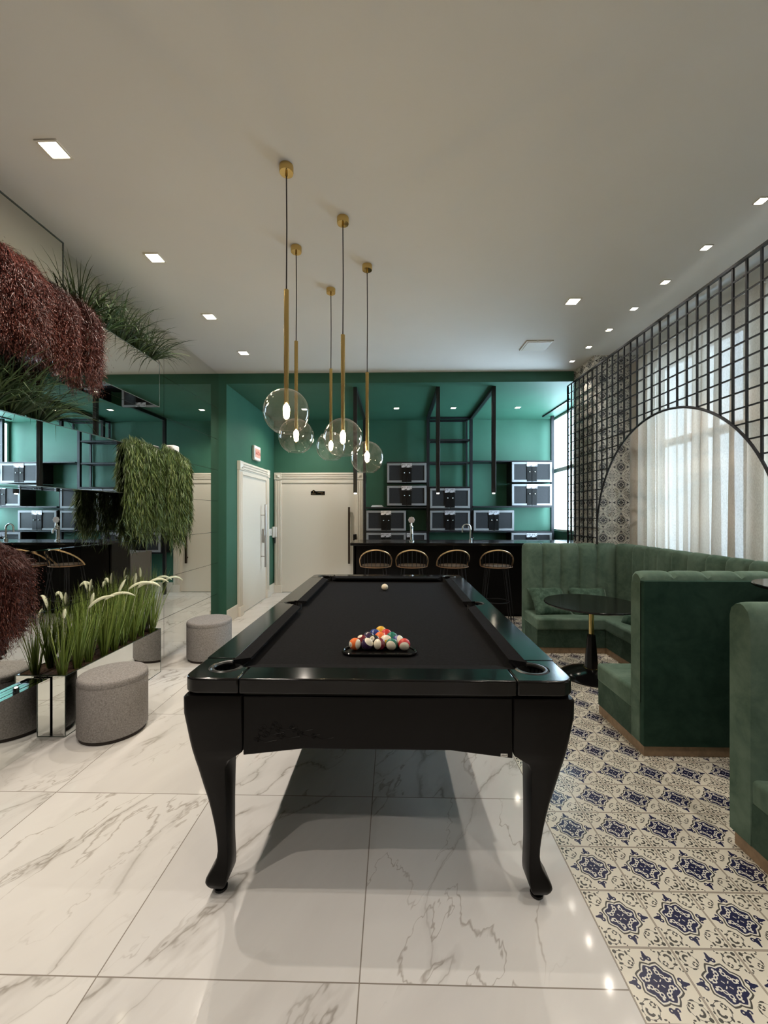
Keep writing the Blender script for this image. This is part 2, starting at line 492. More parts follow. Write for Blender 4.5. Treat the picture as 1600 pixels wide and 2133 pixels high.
# left wall: backing, mirror panels in courses, green return past the mirrors
g = G(); g.box(-2.6, XM - .012, YF, YB, 0, CEIL)
wl = struct('wall_left', g, ['mirror_edge'])
H = .391; seams = [YF, -1.03, .20, 1.43, 2.66, 3.89, YB]
for c in range(8):
    z0 = c * H; z1 = CEIL if c == 7 else z0 + H
    for a, b in zip(seams, seams[1:]):
        x1 = XM
        g = G(); g.box(XM - .012, x1, a + .002, b - .002, z0 + .002, z1 - .002)
        o = obj('mirror_panel', g, ['mirror'], wl)
g = G(); g.box(XM, XM + .024, 2.23, 3.15, 1.168, 1.176); obj('mirror_shelf', g, ['mirror'], wl)
g = G(); g.box(-2.6, XL2, YB, YW, 0, GCEIL + .2)
struct('wall_left_return', g, ['green'])
g = G(); g.box(-2.6, XR + .02, YW, YW + .15, 0, 3.4)
struct('wall_back', g, ['green'])
g = G(); g.box(-2.6, 3.0, YF - .15, YF, 0, 3.4)
struct('wall_front', g, ['white_wall'])

# right wall with openings: bar window and curtained windows
WINS = [(5.40, 7.17, 1.11, 3.05), (3.30, 4.45, .95, 2.98), (1.95, 3.12, .95, 2.98), (.60, 1.77, .95, 2.98), (-.75, .42, .95, 2.98)]
g = G()
ys = sorted(WINS)
y = YF
for (a, b, z0, z1) in ys:
    mi = 1 if a > 5 else 0; th = .04 if a > 5 else .18
    g.box(XR, XR + th, y, a, 0, 3.4, mi)
    g.box(XR, XR + th, a, b, 0, z0, mi); g.box(XR, XR + th, a, b, z1, 3.4, mi)
    y = b
g.box(XR, XR + .04, y, YW, 0, 3.4, 1)
struct('wall_right', g, ['white_wall', 'green'])
for i, (a, b, z0, z1) in enumerate(WINS, 1):
    fm = 'steel' if i > 1 else 'white'
    g = G(); x0, x1 = (XR + .05, XR + .11) if i > 1 else (XR + .004, XR + .036); w = .05 if i > 1 else .03
    g.box(x0, x1, a, a + w, z0, z1); g.box(x0, x1, b - w, b, z0, z1)
    g.box(x0, x1, a, b, z0, z0 + w); g.box(x0, x1, a, b, z1 - w, z1)
    zt = 2.14; g.box(x0, x1, a, b, zt - .035, zt + .035)
    if i > 1: g.box(x0, x1, (a + b) / 2 - .03, (a + b) / 2 + .03, z0, z1)
    else: g.box(x0, x1, 6.42, 6.48, z0, z1)
    wf = struct('window_%d' % i, g, [fm])
    g = G(); g.box((x0 + x1) / 2 - .003, (x0 + x1) / 2 + .003, a + w, b - w, z0 + w, z1 - w)
    o = obj('pane', g, ['pane'], wf)
    g = G(); g.box(XR - .02, x0, a, b, z0 - .03, z0)
    obj('sill', g, ['white' if i > 1 else 'green'], wf)

# tiled column between the bar and the curtain
g = G(); CX0, CX1, CY0, CY1 = 2.27, XR, 4.62, YB + .012
g.add([(CX0, CY0, 0), (CX1, CY0, 0), (CX1, CY0, CEIL), (CX0, CY0, CEIL)], [(0, 1, 2, 3)], 0)
g.add([(CX0, CY1, 0), (CX0, CY0, 0), (CX0, CY0, CEIL), (CX0, CY1, CEIL)], [(0, 1, 2, 3)], 1)
g.add([(CX0, CY1, 0), (CX1, CY1, 0), (CX1, CY1, CEIL), (CX0, CY1, CEIL)], [(3, 2, 1, 0)], 2)
struct('trim_2', g, ['wtile_f', 'wtile_s', 'green'], normals=False)

# baseboards of the corridor corner
g = G(); g.box(XL2, XL2 + .018, YB, 5.47, 0, .17); g.box(XL2, XL2 + .018, 6.83, YW, 0, .17)
struct('baseboard_left', g, ['door'], bevel=.004)
g = G(); g.box(-.50, XR, YW - .018, YW, 0, .17)
struct('baseboard_back', g, ['door'], bevel=.004)

# doors
def door(name, w, h, lab, flip):
    """built facing -Y around its own base centre; casing w wide, h tall"""
    t = bpy.data.objects.new(name, None); COL.objects.link(t); t['kind'] = 'structure'
    c = .125
    g = G()
    for s in (-1, 1):
        x0, x1 = sorted((s * w / 2, s * (w / 2 - c)))
        g.box(x0, x1, -.035, 0, 0, h - c)
        for k in range(3):
            xa = x0 + .022 + k * .032
            g.box(xa, xa + .016, -.044, -.035, .14, h - c - .02)
        g.box(x0 - .006, x1 + .006, -.05, 0, 0, .13)
        g.box(x0 - .004, x1 + .004, -.048, 0, h - c, h)
        cx = (x0 + x1) / 2
        g.add([(cx - .035, -.048, h - c / 2 - .035), (cx + .035, -.048, h - c / 2 - .035), (cx + .035, -.048, h - c / 2 + .035), (cx - .035, -.048, h - c / 2 + .035), (cx, -.07, h - c / 2)],
              [(0, 1, 4), (1, 2, 4), (2, 3, 4), (3, 0, 4)])
    g.box(-w / 2 + c, w / 2 - c, -.035, 0, h - c, h)
    for k in range(3):
        za = h - c + .018 + k * .036
        g.box(-w / 2 + c, w / 2 - c, -.046, -.035, za, za + .02)
    part('door_casing', g, ['door'], t, bevel=.003, seg=1)
    g = G(); g.box(-w / 2 + c, w / 2 - c, -.012, -.001, .008, h - c - .055)
    part('door_leaf', g, ['door'], t)
    g = G(); g.box(-w / 2 + c, w / 2 - c, -.030, -.001, h - c - .055, h - c)
    part('door_header', g, ['door'], t)
    return t
d1 = door('door_1', 1.58, 2.13, '', 1); d1.location = (-1.31, YW, 0)
g = G(); g.box(.525, .56, -.085, -.055, .52, 1.52)
for z in (.62, 1.42): g.box(.532, .553, -.06, -.01, z - .012, z + .012)
part('door_handle', g, ['bronze'], d1, bevel=.004)
g = G(); g.box(.615, .675, -.075, -.045, .93, 1.04)
part('door_lock', g, ['black'], d1, bevel=.004)
g = G(); g.box(-.145, .105, -.018, -.0125, 1.735, 1.80); g.prism([(-.13, 1.80), (-.06, 1.80), (-.095, 1.828)], -.018, -.0125, 'xz')
dp = part('door_plate', g, ['black'], d1)
g = G()
g.prism([(-.108, 1.79), (-.095, 1.777), (-.082, 1.79), (-.095, 1.803)], -.0192, -.018, 'xz')
g.box(-.13, -.06, -.0192, -.018, 1.750, 1.757)
for k in range(7): g.box(-.02 + k * .014, -.010 + k * .014, -.0192, -.018, 1.773, 1.780)
for k in range(4): g.box(.036 + k * .014, .046 + k * .014, -.0192, -.018, 1.750, 1.757)
o = part('plate_marks', g, ['gold_soft'], dp)
d2 = door('door_2', 1.33, 2.13, '', 1); d2.location = (XL2, 6.15, 0); d2.rotation_euler = (0, 0, PI / 2)
g = G(); g.tube([(.30, -.085, .55), (.30, -.085, 1.55)], .016, 10)
for z in (.72, 1.38): g.tube([(.30, -.085, z), (.30, -.01, z)], .009, 8)
part('door_handle', g, ['brushed'], d2, smooth=True)
g = G(); g.box(.36, .44, -.05, -.01, .93, 1.16)
part('door_lock', g, ['brushed'], d2, bevel=.012)

# SAIDA sign above the side door
t = thing('exit_sign', 'small white lit exit sign on green wall above the side door', 'sign', (XL2, 6.20, 2.22), PI / 2)
g = G(); g.box(-.14, .14, -.045, 0, 0, .22); part('housing', g, ['white'], t, bevel=.012)
g = G(); g.box(-.105, .105, -.049, -.044, .045, .175); f = part('lit_panel', g, ['sign_red'], t)
text('lettering', 'SAÍDA', .085, t, (0, -.0495, .108), (PI / 2, 0, 0), 'sign_txt')
# switches and intercom by the corridor corner
for k, (yy, lab) in enumerate(((6.90, 'white wall switch plate nearest the side door casing'), (7.00, 'white wall switch plate between the other switch and intercom'))):
    t = thing('light_switch', lab, 'switch', (XL2, yy, 1.02), PI / 2, 'wall switches by the corridor corner')
    g = G(); g.box(-.036, .036, -.010, 0, 0, .12); part('plate', g, ['white'], t, bevel=.004)
    g = G(); g.box(-.016, .016, -.015, -.009, .035, .085); part('rocker', g, ['white'], t, bevel=.002)
t = thing('intercom', 'white wall intercom handset in the corner beside the ivory door', 'intercom', (XL2, 7.12, .98), PI / 2)
g = G(); g.box(-.045, .045, -.035, 0, 0, .19); part('base', g, ['white'], t, bevel=.008)
g = G(); g.box(-.02, .02, -.075, -.03, .01, .19); part('handset', g, ['white'], t, bevel=.01)
g = G(); g.tube([(.0 + .014 * math.sin(k * 1.1), -.04 + .014 * math.cos(k * 1.1), 0 - k * .004) for k in range(26)], .005, 5); part('cord', g, ['cord'], t)

# ------------------------------------------------------------------ ceiling lamps
def downlight(name, half, hole, lab, grp, lamp):
    t = thing(name, lab, 'ceiling light', (0, 0, 0), 0, grp)
    g = G()
    o, i = half, hole
    for a, b in (((-o, o), (-o, -i)), ((-o, o), (i, o)), ((-o, -i), (-i, i)), ((i, o), (-i, i))): g.box(*a, *b, -.006, 0)
    part('frame', g, ['trim'], t, bevel=.002, seg=1)
    g = G(); g.box(-i, i, -i, i, -.003, -.001); part('lens', g, [lamp], t)
    return t
proto = downlight('ceiling_downlight', .056, .043, '', '', 'lamp')
ORD = ['first', 'second', 'third', 'fourth', 'fifth', 'sixth', 'seventh', 'eighth']
first = True
def place_down(pr, x, y, z, lab, grp, watts, **k):
    global first
    if pr.get('label') in (None, ''):
        o = pr; o.location = (x, y, z)
    else: o = dup(pr, (x, y, z))
    o['label'] = lab; o['group'] = grp
    spot('lamp_light', (x, y, z - .03), watts, **k)
    return o
for k, yy in enumerate((4.47, 3.635, 2.79, 1.95)):
    place_down(proto, -1.655, yy, CEIL, '%s square ceiling downlight from the green beam, in the row by the mirrors' % ORD[k], 'square downlights beside the mirror wall', SPOT_BIG)
for yy in (1.11, .27, -.57):
    spot('lamp_light', (-1.655, yy, CEIL - .03), SPOT_BIG)
place_down(proto, 1.514, 3.44, CEIL, 'large square ceiling downlight standing alone near the ceiling vent', 'square downlights', SPOT_BIG * .8)
for yy in (1.2, -.6): spot('lamp_light', (1.514, yy, CEIL - .03), SPOT_BIG * .8)
proto_s = downlight('ceiling_spotlight', .030, .023, '', '', 'lamp_small')
for k in range(7):
    place_down(proto_s, 2.098, 4.79 - .406 * k, CEIL, '%s small ceiling spotlight from the tiled column, in the row along the curtain' % ORD[k], 'small spotlights along the curtain', SPOT_SMALL, angle=100)
for k in range(7, 10): spot('lamp_light', (2.098, 4.79 - .406 * k, CEIL - .03), SPOT_SMALL, angle=100)
proto_g = downlight('bar_downlight', .042, .034, '', '', 'lamp')
for x, lab in ((.06, 'downlight in the green bar ceiling nearest the ivory door'), (.95, 'middle downlight in the green bar ceiling, between the black hanging posts'), (1.95, 'downlight in the green bar ceiling nearest the bar window')):
    place_down(proto_g, x, 6.37, GCEIL, lab, 'downlights in the green bar ceiling', SPOT_BAR, angle=130)
place_down(proto_g, -1.40, 6.40, GCEIL, 'downlight in the green ceiling between the two ivory doors', 'downlights in the green bar ceiling', SPOT_BIG * 1.15, angle=150)
t = thing('ceiling_vent', 'flat square white ceiling panel beside the green beam', 'vent', (1.52, 4.33, CEIL))
g = G(); g.box(-.14, .14, -.125, .125, -.010, 0); part('frame', g, ['trim'], t, bevel=.003)
g = G(); g.box(-.12, .12, -.105, .105, -.014, -.009); part('grille', g, ['trim'], t, bevel=.002)

# ------------------------------------------------------------------ pendants
def pendant(x, y, zc, ztop, lab):
    t = thing('pendant_lamp', lab, 'pendant lamp', (x, y, zc), 0, 'globe pendants above the pool table')
    up = CEIL - zc; r = .117
    g = G(); g.lathe([(.036, up - .001), (.036, up - .03), (.034, up - .036), (.006, up - .037), (.006, up - .055), (0.001, up - .055)], n=28)
    part('canopy', g, ['gold'], t, smooth=True)
    tt = ztop - zc
    g = G(); g.tube([(0, 0, up - .05), (.002, 0, (up + tt) / 2), (0, 0, tt)], .0032, 6); part('cord', g, ['cord'], t, smooth=True)
    g = G(); g.lathe([(.0015, tt), (.0125, tt), (.0125, r * .38), (.010, r * .36), (.001, r * .36)], n=16); part('stem', g, ['gold'], t, smooth=True)
    n = 26; prof = []
    a0 = math.asin(.013 / r); a1 = PI - math.asin(.050 / r)
    for k in range(n + 1):
        a = a0 + (a1 - a0) * k / n; prof.append((r * math.sin(a), r * math.cos(a)))
    g = G(); g.lathe(prof, n=40, cap=False)
    gl = part('globe', g, ['globe'], t, smooth='all', normals=False)
    zb = prof[-1][1]
    g = G(); g.tube([(.050 * math.cos(2 * PI * k / 32), .050 * math.sin(2 * PI * k / 32), zb) for k in range(32)], .0018, 6, closed=True)
    part('globe_rim', g, ['globe'], gl, smooth=True)
    g = G(); g.sphere((0, 0, .012), .017, 16, 10, (1, 1, 1.7)); part('bulb', g, ['bulb'], t, smooth='all')
    return t
for a in ((-.545, 2.07, 1.93, 2.555, 'largest looking globe pendant, with the tall brass stem, nearest the mirror wall'),
          (-.645, 2.70, 1.925, 2.56, 'globe pendant half hidden behind the largest looking globe'),
          (-.300, 2.44, 1.865, 2.485, 'globe pendant whose glass overlaps two smaller globes, third canopy from the beam'),
          (-.183, 2.91, 1.81, 2.42, 'lowest globe pendant, nearest the bar cabinets'),
          (-.490, 3.21, 1.94, 2.555, 'farthest globe pendant, mostly hidden behind another globe above the ivory door')):
    pendant(*a)

# ------------------------------------------------------------------ pool table
TX, TY, HX, HY, ZT, ZR = -.056, 2.672, .70, 1.237, .82, .765
def arc(cx, cy, r, a0, a1, n=10):
    return [(cx + r * math.cos(math.radians(a0 + (a1 - a0) * k / n)), cy + r * math.sin(math.radians(a0 + (a1 - a0) * k / n))) for k in range(n + 1)]
pt = thing('pool_table', 'black lacquered pool table with cabriole legs and black cloth', 'pool table', (TX, TY, 0))
def cm(sx, sy):   # corner insets (p,q) -> local x,y
    return lambda p, q: (sx * (HX - p), sy * (HY - q))
# playing bed with bites for the pockets
bed = []
pr = .064
bx, by = HX - .112, HY - .112
for (cx, cy, a0, a1) in ((-bx, -by, 90, 0), (bx, -by, 180, 90), (bx, 0, 270, 90), (bx, by, 270, 180), (-bx, by, 0, -90), (-bx, 0, 90, -90)):
    ox = .014 * (1 if cx > 0 else -1) if cy == 0 else 0
    bed += arc(cx + ox, cy, pr if cy else .058, a0, a1, 10)
g = G(); g.prism(bed, .735, .775)
part('bed', g, ['cloth'], pt)
# wood rails
def poly_obj(name, pts, z0, z1, mat, parent, bevel=.006, seg=3):
    g = G(); g.prism(pts, z0, z1); return part(name, g, [mat], parent, bevel=bevel, seg=seg, smooth=True)
for sx in (-1, 1):
    for sy in (-1, 1):
        f = cm(sx, sy)
        pq = arc(.055, .055, .055, 180, 270, 8) + [(.205, 0), (.205, .113), (.178, .118)] + arc(.118, .118, .060, 0, -270, 22)[1:] + [(.113, .205), (0, .205)]
        c = poly_obj('corner_cap', [f(*p) for p in pq], ZR, ZT, 'black', pt, .007)
        ring = [(*f(*p), ZT - .006) for p in arc(.118, .118, .054, 0, -270, 22)]
        g = G(); g.tube(ring, .0085, 8); po = part('pocket_liner', g, ['pocket'], pt, smooth=True)
        cc = f(.118, .118)
        g = G(); g.lathe([(.060, ZT - .012), (.060, .70), (.03, .66), (.001, .655)], (cc[0], cc[1], 0), 24, cap=False)
        part('pocket_cup', g, ['void'], po, smooth='all')
    # side pockets
    f = cm(sx, 1)
    ring = [(sx * (HX - p), q, ZT - .006) for p, q in arc(.098, 0, .050, 265, 95, 18)]
    g = G(); g.tube(ring, .0075, 8); po = part('pocket_liner', g, ['pocket'], pt, smooth=True)
    g = G(); g.lathe([(.056, ZT - .012), (.056, .70), (.03, .66), (.001, .655)], (sx * (HX - .098), 0, 0), 24, cap=False)
    part('pocket_cup', g, ['void'], po, smooth='all')
    for sy in (-1, 1):
        pts = [(sx * HX, sy * (HY - .207)), (sx * HX, sy * .0012), (sx * (HX - .042), sy * .0012)]
        pts += [(sx * (HX - p), sy * q) for p, q in arc(.098, 0, .056, 178, 72, 10)]
        pts += [(sx * (HX - .115), sy * .060), (sx * (HX - .115), sy * (HY - .207))]
        poly_obj('side_rail', pts, ZR, ZT, 'black', pt)
        g = G()
        yo0, yo1, yn0, yn1 = .058, HY - .186, .088, HY - .236
        def ring4(y, yn): return [(sx * (HX - .113), sy * y, ZT - .001), (sx * (HX - .168), sy * yn, ZT - .009), (sx * (HX - .168), sy * yn, ZT - .020), (sx * (HX - .128), sy * y, .776), (sx * (HX - .113), sy * y, .776)]
        g.loft([ring4(yo0, yn0), ring4(yo1, yn1)])
        part('cushion', g, ['cloth'], pt)
for sy in (-1, 1):
    w = HX - .207
    poly_obj('end_rail', [(-w, sy * HY), (w, sy * HY), (w, sy * (HY - .115)), (-w, sy * (HY - .115))], ZR, ZT, 'black', pt)
    g = G()
    def ring5(x, xn): return [(x, sy * (HY - .113), ZT - .001), (xn, sy * (HY - .168), ZT - .009), (xn, sy * (HY - .168), ZT - .020), (x, sy * (HY - .128), .776), (x, sy * (HY - .113), .776)]
    xo, xn = HX - .186, HX - .236
    g.loft([ring5(-xo, -xn), ring5(xo, xn)])
    part('cushion', g, ['cloth'], pt)
# under-frame (dark reveal) and aprons
g = G(); g.box(-HX + .02, HX - .02, -HY + .02, HY - .02, .745, ZR); part('frame', g, ['satin'], pt)
g = G(); g.box(-HX + .06, HX - .06, -HY + .06, HY - .06, .60, .74); part('underframe', g, ['satin'], pt)
def apron_poly(w, mid, flat): return [(-w, .752), (w, .752), (w, .540), (flat, .566), (mid, .566), (-mid, .566), (-flat, .566), (-w, .540)]
xa = HX - .2185
for sy in (-1, 1):
    g = G(); g.prism(apron_poly(xa, .12, .26), sy * (HY - .012), sy * (HY - .045), 'xz')
    ap = part('end_apron', g, ['satin'], pt, bevel=.003)
    if sy < 0:
        g = G(); yy = -HY + .0115
        g.box(.439, .463, yy - .001, yy + .002, .5465, .5575)
        st = part('maker_plate', g, ['white'], ap)
        st['label'] = 'small white plate with a black script mark'
        g = G()
        g.tube([(.441 + .004 * 0, yy - .0015, .5495), (.4455, yy - .0015, .5545), (.446, yy - .0015, .5505), (.450, yy - .0015, .5545), (.4505, yy - .0015, .5505), (.4545, yy - .0015, .5535), (.456, yy - .0015, .5505), (.4605, yy - .0015, .5545)], .0008, 5)
        part('script_mark', g, ['ink'], ap)
        # shallow carved flowers on the apron
        g = G(); Rf = random.Random(3)
        for (fx, fz, fr) in ((-.405, .628, .024), (-.362, .645, .020), (-.345, .615, .016), (-.300, .640, .016), (-.275, .622, .012), (-.225, .612, .010), (-.43, .60, .012)):
            for k in range(6):
                a = k * PI / 3 + Rf.random()
                px, pz = fx + math.cos(a) * fr * .62, fz + math.sin(a) * fr * .62
                g.tube([(px + fr * .4 * math.cos(b), yy - .0002, pz + fr * .32 * math.sin(b)) for b in [q * PI / 5 for q in range(10)]], .0008, 4, closed=True)
            g.tube([(fx, yy - .0002, fz), (fx + .03, yy - .0002, fz - .012), (fx + .07, yy - .0002, fz - .004)], .0008, 4)
        part('carved_flowers', g, ['satin'], ap, smooth=True)
for sx in (-1, 1):
    g = G(); g.prism([(y, z) for y, z in apron_poly(HY - .2185, .5, .75)], sx * (HX - .012), sx * (HX - .045), 'yz')
    part('side_apron', g, ['satin'], pt, bevel=.003)
# cabriole legs
LV = [(.755, .006, .217), (.748, 0, .217), (.69, .001, .217), (.60, .016, .217), (.572, .021, .217), (.548, .026, .212), (.532, .030, .188), (.515, .034, .160), (.49, .041, .150), (.42, .059, .148), (.36, .076, .147),
      (.315, .086, .146), (.27, .095, .146), (.225, .102, .146), (.19, .106, .146), (.16, .1075, .147), (.135, .104, .148), (.115, .098, .149), (.095, .087, .150), (.08, .077, .150), (.065, .068, .149), (.055, .066, .147), (.045, .071, .143), (.036, .080, .137)]
for sx in (-1, 1):
    for sy in (-1, 1):
        f = cm(sx, sy); rings = []
        for z, p0, p1 in LV:
            q0 = .45 * p0
            q1 = p1 if p1 > .20 else min(p1, .135 + (p1 - .15) * 1.2) if p1 > .15 else .128
            rr = min(.022, (p1 - p0) * .22)
            pq = arc(p0 + rr, q0 + rr, rr, 180, 270, 4) + arc(p1 - .006, q0 + .006, .006, 270, 360, 2) + arc(p1 - .004, q1 - .004, .004, 0, 90, 2) + arc(p0 + .006, q1 - .006, .006, 90, 180, 2)
            rings.append([(*f(*c), z) for c in pq])
        g = G(); g.loft(rings[::-1])
        lg = part('leg', g, ['satin'], pt, smooth=True)
        cc = f(.112, .075)
        g = G(); g.lathe([(.020, 0), (.024, .004), (.024, .012), (.014, .016), (.014, .04)], (cc[0], cc[1], 0), 20)
        part('leveler', g, ['black'], lg, smooth=True)

# ------------------------------------------------------------------ balls in their tray
BR = .0277; ZB = .7755
tray = thing('ball_tray', 'flat black triangular ball tray holding the racked billiard balls', 'ball tray', (-.060, 1.905, ZB))
def rtri(grow):
    P = [(-.118, -.065), (.118, -.065), (0, .155)]; rad = .035 + grow; out = []
    for k in range(3):
        a, b, c = Vector(P[k - 1]), Vector(P[k]), Vector(P[(k + 1) % 3])
        n0 = Vector(((b - a).y, -(b - a).x)).normalized(); n1 = Vector(((c - b).y, -(c - b).x)).normalized()
        a0 = math.atan2(n0.y, n0.x); a1 = math.atan2(n1.y, n1.x)
        if a1 < a0: a1 += 2 * PI
        out += [(b.x + rad * math.cos(a0 + (a1 - a0) * i / 8), b.y + rad * math.sin(a0 + (a1 - a0) * i / 8)) for i in range(9)]
    return out
g = G(); g.prism(rtri(.012), 0, .006); part('base', g, ['satin'], tray)
g = G(); g.tube([(x, y, .009) for x, y in rtri(.012)], .0065, 8, closed=True); part('rim', g, ['black'], tray, smooth=True)
def ball_mat(name, c, stripe, axis, num):
    m, nt, b = new_mat(name)
    x, y, z = xyz(nt, objco(nt))
    def dot(v):
        v = Vector(v).normalized(); return (x * v.x + y * v.y + z * v.z) / BR
    cream = (.78, .72, .58)
    col = (*c, 1)
    if stripe: col = mixc(nt, dot(axis).abs().gt(.56), c, cream)
    if num: col = mixc(nt, dot(num).gt(.90), (*c, 1) if not stripe else col, cream)
    put(nt, b.inputs['Base Color'], col)
    b.inputs['Roughness'].default_value = .08; b.inputs['Coat Weight'].default_value = .3
    return m
def ball(nm, x, y, z, c, lab, stripe=False, axis=(1, 0, 0), num=None, digits=None):
    g = G(); g.sphere((0, 0, 0), BR, 32, 18)
    o = obj('billiard_ball', g, [ball_mat(nm, c, stripe, axis, num)], smooth='all')
    o.location = (x, y, z); tag(o, lab, 'billiard ball', 'racked billiard balls' if nm != 'cue_ball' else None)
    if digits:
        n = Vector(num).normalized(); up = Vector((0, 0, 1)); u = up.cross(n).normalized(); w = n.cross(u)
        t = text('number', digits, .015, o, (0, 0, 0), (0, 0, 0), 'ink')
        for v in t.data.vertices:
            p = (n * BR + u * v.co.x + w * v.co.y).normalized() * (BR * 1.006); v.co = p
    return o
YEL, BLU, RED, PUR, ORA, GRN, MAR, BLK = (.72, .42, .04), (.02, .035, .20), (.52, .03, .025), (.035, .015, .06), (.80, .17, .04), (.01, .15, .10), (.16, .012, .022), (.008, .008, .008)
SPC = .0565; y0 = 1.86
rows = [
  [('stripe_orange', ORA, 'orange striped ball with the number 13, at one end of the front row', True, (.9, -.42, .1), (-.75, -.65, .08), '13'),
   ('stripe_purple', PUR, 'near black striped ball second from the orange stripe in the front row', True, (.55, -.35, .78), None, None),
   ('stripe_maroon', MAR, 'maroon ball with a big white cap, middle of the front row', True, (-.62, -.75, .25), None, None),
   ('stripe_green', GRN, 'green striped ball with its white cap forward, between maroon and red stripes', True, (-.25, -.93, -.12), None, None),
   ('stripe_red', RED, 'red striped ball at the end of the front row away from orange', True, (.02, -.93, -.30), None, None)],
  [('solid_maroon', MAR, 'maroon ball with white spot, second row end behind the orange stripe', False, (1, 0, 0), (-.35, -.25, .9), None),
   ('solid_black', BLK, 'black 8 ball in the second row of the rack', False, (1, 0, 0), (-.30, -.72, .62), '8'),
   ('stripe_yellow', YEL, 'yellow striped ball with white top in the second row', True, (-.2, -.15, .95), None, None),
   ('stripe_blue', BLU, 'blue striped ball with white cap, second row end near the red stripe', True, (.72, -.55, .42), None, None)],
  [('solid_purple', PUR, 'dark purple ball at one end of the middle row of the rack', False, (1, 0, 0), None, None),
   ('solid_orange', ORA, 'plain orange ball in the centre of the rack', False, (1, 0, 0), None, None),
   ('solid_green', GRN, 'green ball with the number 6 in the middle row of the rack', False, (1, 0, 0), (-.45, -.80, .05), '6')],
  [('solid_blue', BLU, 'plain blue ball behind the purple ball, next to the yellow one', False, (1, 0, 0), None, None),
   ('solid_red', RED, 'plain red ball beside the yellow ball at the rack tip', False, (1, 0, 0), (.35, -.80, -.2), '3')],
  [('solid_yellow', YEL, 'plain yellow ball at the far tip of the rack', False, (1, 0, 0), None, None)]]
for r, row in enumerate(rows):
    for k, (nm, c, lab, st, ax, nu, dg) in enumerate(row):
        ball(nm, -.060 + (k - (len(row) - 1) / 2) * SPC, y0 + r * SPC * .872, ZB + .006 + BR, c, lab, st, ax, nu, dg)
ball('cue_ball', -.065, 3.33, ZB + BR, (.80, .72, .58), 'white cue ball alone near the far end of the pool table')

# ------------------------------------------------------------------ ottomans
def ottoman(x, y, r, h, lab):
    t = thing('ottoman', lab, 'ottoman', (x, y, 0), 0, 'grey fabric ottomans')
    g = G(); g.lathe([(r - .012, 0), (r - .012, .022)], n=48); part('foot', g, ['ott_base'], t, smooth=True)
    prof = [(.001, .022), (r - .006, .022), (r, .03), (r, h - .05), (r - .002, h - .045), (r + .001, h - .04)]
    prof += [(r - .022 + .022 * math.cos(a), h - .024 + .022 * math.sin(a)) for a in [k * PI / 16 for k in range(9)]] + [(r * .6, h + .003), (.001, h + .005)]
    g = G(); g.lathe(prof, n=64, cap=False); part('upholstery', g, ['ott'], t, smooth=True)
    return t
ottoman(-1.815, 2.60, .196, .385, 'round grey fabric ottoman beside the mirrored grass planter')
ottoman(-1.800, 3.95, .205, .375, 'round grey fabric ottoman standing farther along, near the side door')

# ------------------------------------------------------------------ mirrored boxes
def trough(name, x0, x1, y0, y1, z0, z1, lab, grp, soil=.03):
    t = thing(name, lab, 'planter box', ((x0 + x1) / 2, (y0 + y1) / 2, z0), 0, grp)
    w = .010
    g = G(); g.box(x1 - w, x1, y0, y1, z0, z1); obj('front_panel', g, ['mirror'], t)
    g = G(); g.box(x0, x1 - w, y1 - w, y1, z0, z1); obj('end_panel', g, ['mirror'], t)
    g = G(); g.box(x0, x1 - w, y0, y0 + w, z0, z1); obj('end_panel', g, ['mirror'], t)
    g = G(); g.box(x0, x1 - w, y0 + w, y1 - w, z0, z0 + w); obj('bottom_panel', g, ['mirror'], t)
    e = .0022; g = G()
    for zz in (z0 + e, z1 - e): g.box(x1 - e, x1 + e * .6, y0, y1, zz - e, zz + e); g.box(x0, x1, y1 - e, y1 + e * .6, zz - e, zz + e); g.box(x0, x1, y0 - e * .6, y0 + e, zz - e, zz + e)
    for yy in (y0, y1): g.box(x1 - e, x1 + e * .6, yy - e, yy + e, z0, z1); g.box(x0, x0 + e * 2, yy - e, yy + e, z0, z1)
    obj('edge_strips', g, ['edge_line'], t)
    # soil surface
    rows = []
    n = 40; Rs = random.Random(len(lab))
    for i in range(n + 1):
        yy = y0 + w + (y1 - y0 - 2 * w) * i / n
        rows.append([(x0 + (x1 - w - x0) * k / 6, yy, z1 - soil + Rs.uniform(-.006, .006)) for k in range(7)])
    g = G(); g.grid(rows); obj('soil', g, ['soil'], t, smooth='all', normals=False)
    return t
BX0, BX1 = XM + .001, -2.06
trough('planter_box', BX0, BX1, .2, 3.54, 2.346, 2.735, 'mirrored planter box high up by the ceiling, topped with dark green grass', 'mirrored planter boxes')
trough('planter_box', BX0, BX1, .2, 4.02, 1.564, 1.953, 'mirrored planter box at eye height with trailing green foliage at its end', 'mirrored planter boxes')
trough('planter_box', BX0, BX1, 2.51, 3.56, 0.001, .388, 'mirrored planter box on the floor full of tall green grass', 'mirrored planter boxes', .02)
trough('planter_box', BX0, BX1, .2, 2.21, .783, 1.172, 'mirrored planter box with the lower red trailing plant', 'mirrored planter boxes')
g = G(); g.box(XM + .001, -2.150, YF, 2.50, .001, .376)
tag(obj('mirror_ledge', g, ['mirror']), 'low mirrored ledge on the floor beside the grass planter', 'ledge')
g = G(); g.box(XM + .001, -2.165, YF, 2.62, 2.738, CEIL - .004, 0)
g.box(-2.168, -2.162, YF, 2.62, CEIL - .010, CEIL - .001, 1); g.box(-2.168, -2.162, 2.616, 2.623, 2.738, CEIL - .002, 1)
tag(obj('mirror_fascia', g, ['mirror', 'mirror_edge']), 'mirrored box strip under the ceiling above the red plants', 'mirror')
t = thing('wall_spotlight', 'small white emergency lamp on the mirror above the trailing green foliage', 'lamp', (-2.12, 3.86, 2.025))
g = G(); g.box(-.052, .045, -.05, .05, -.03, .035); part('housing', g, ['white'], t, bevel=.014)
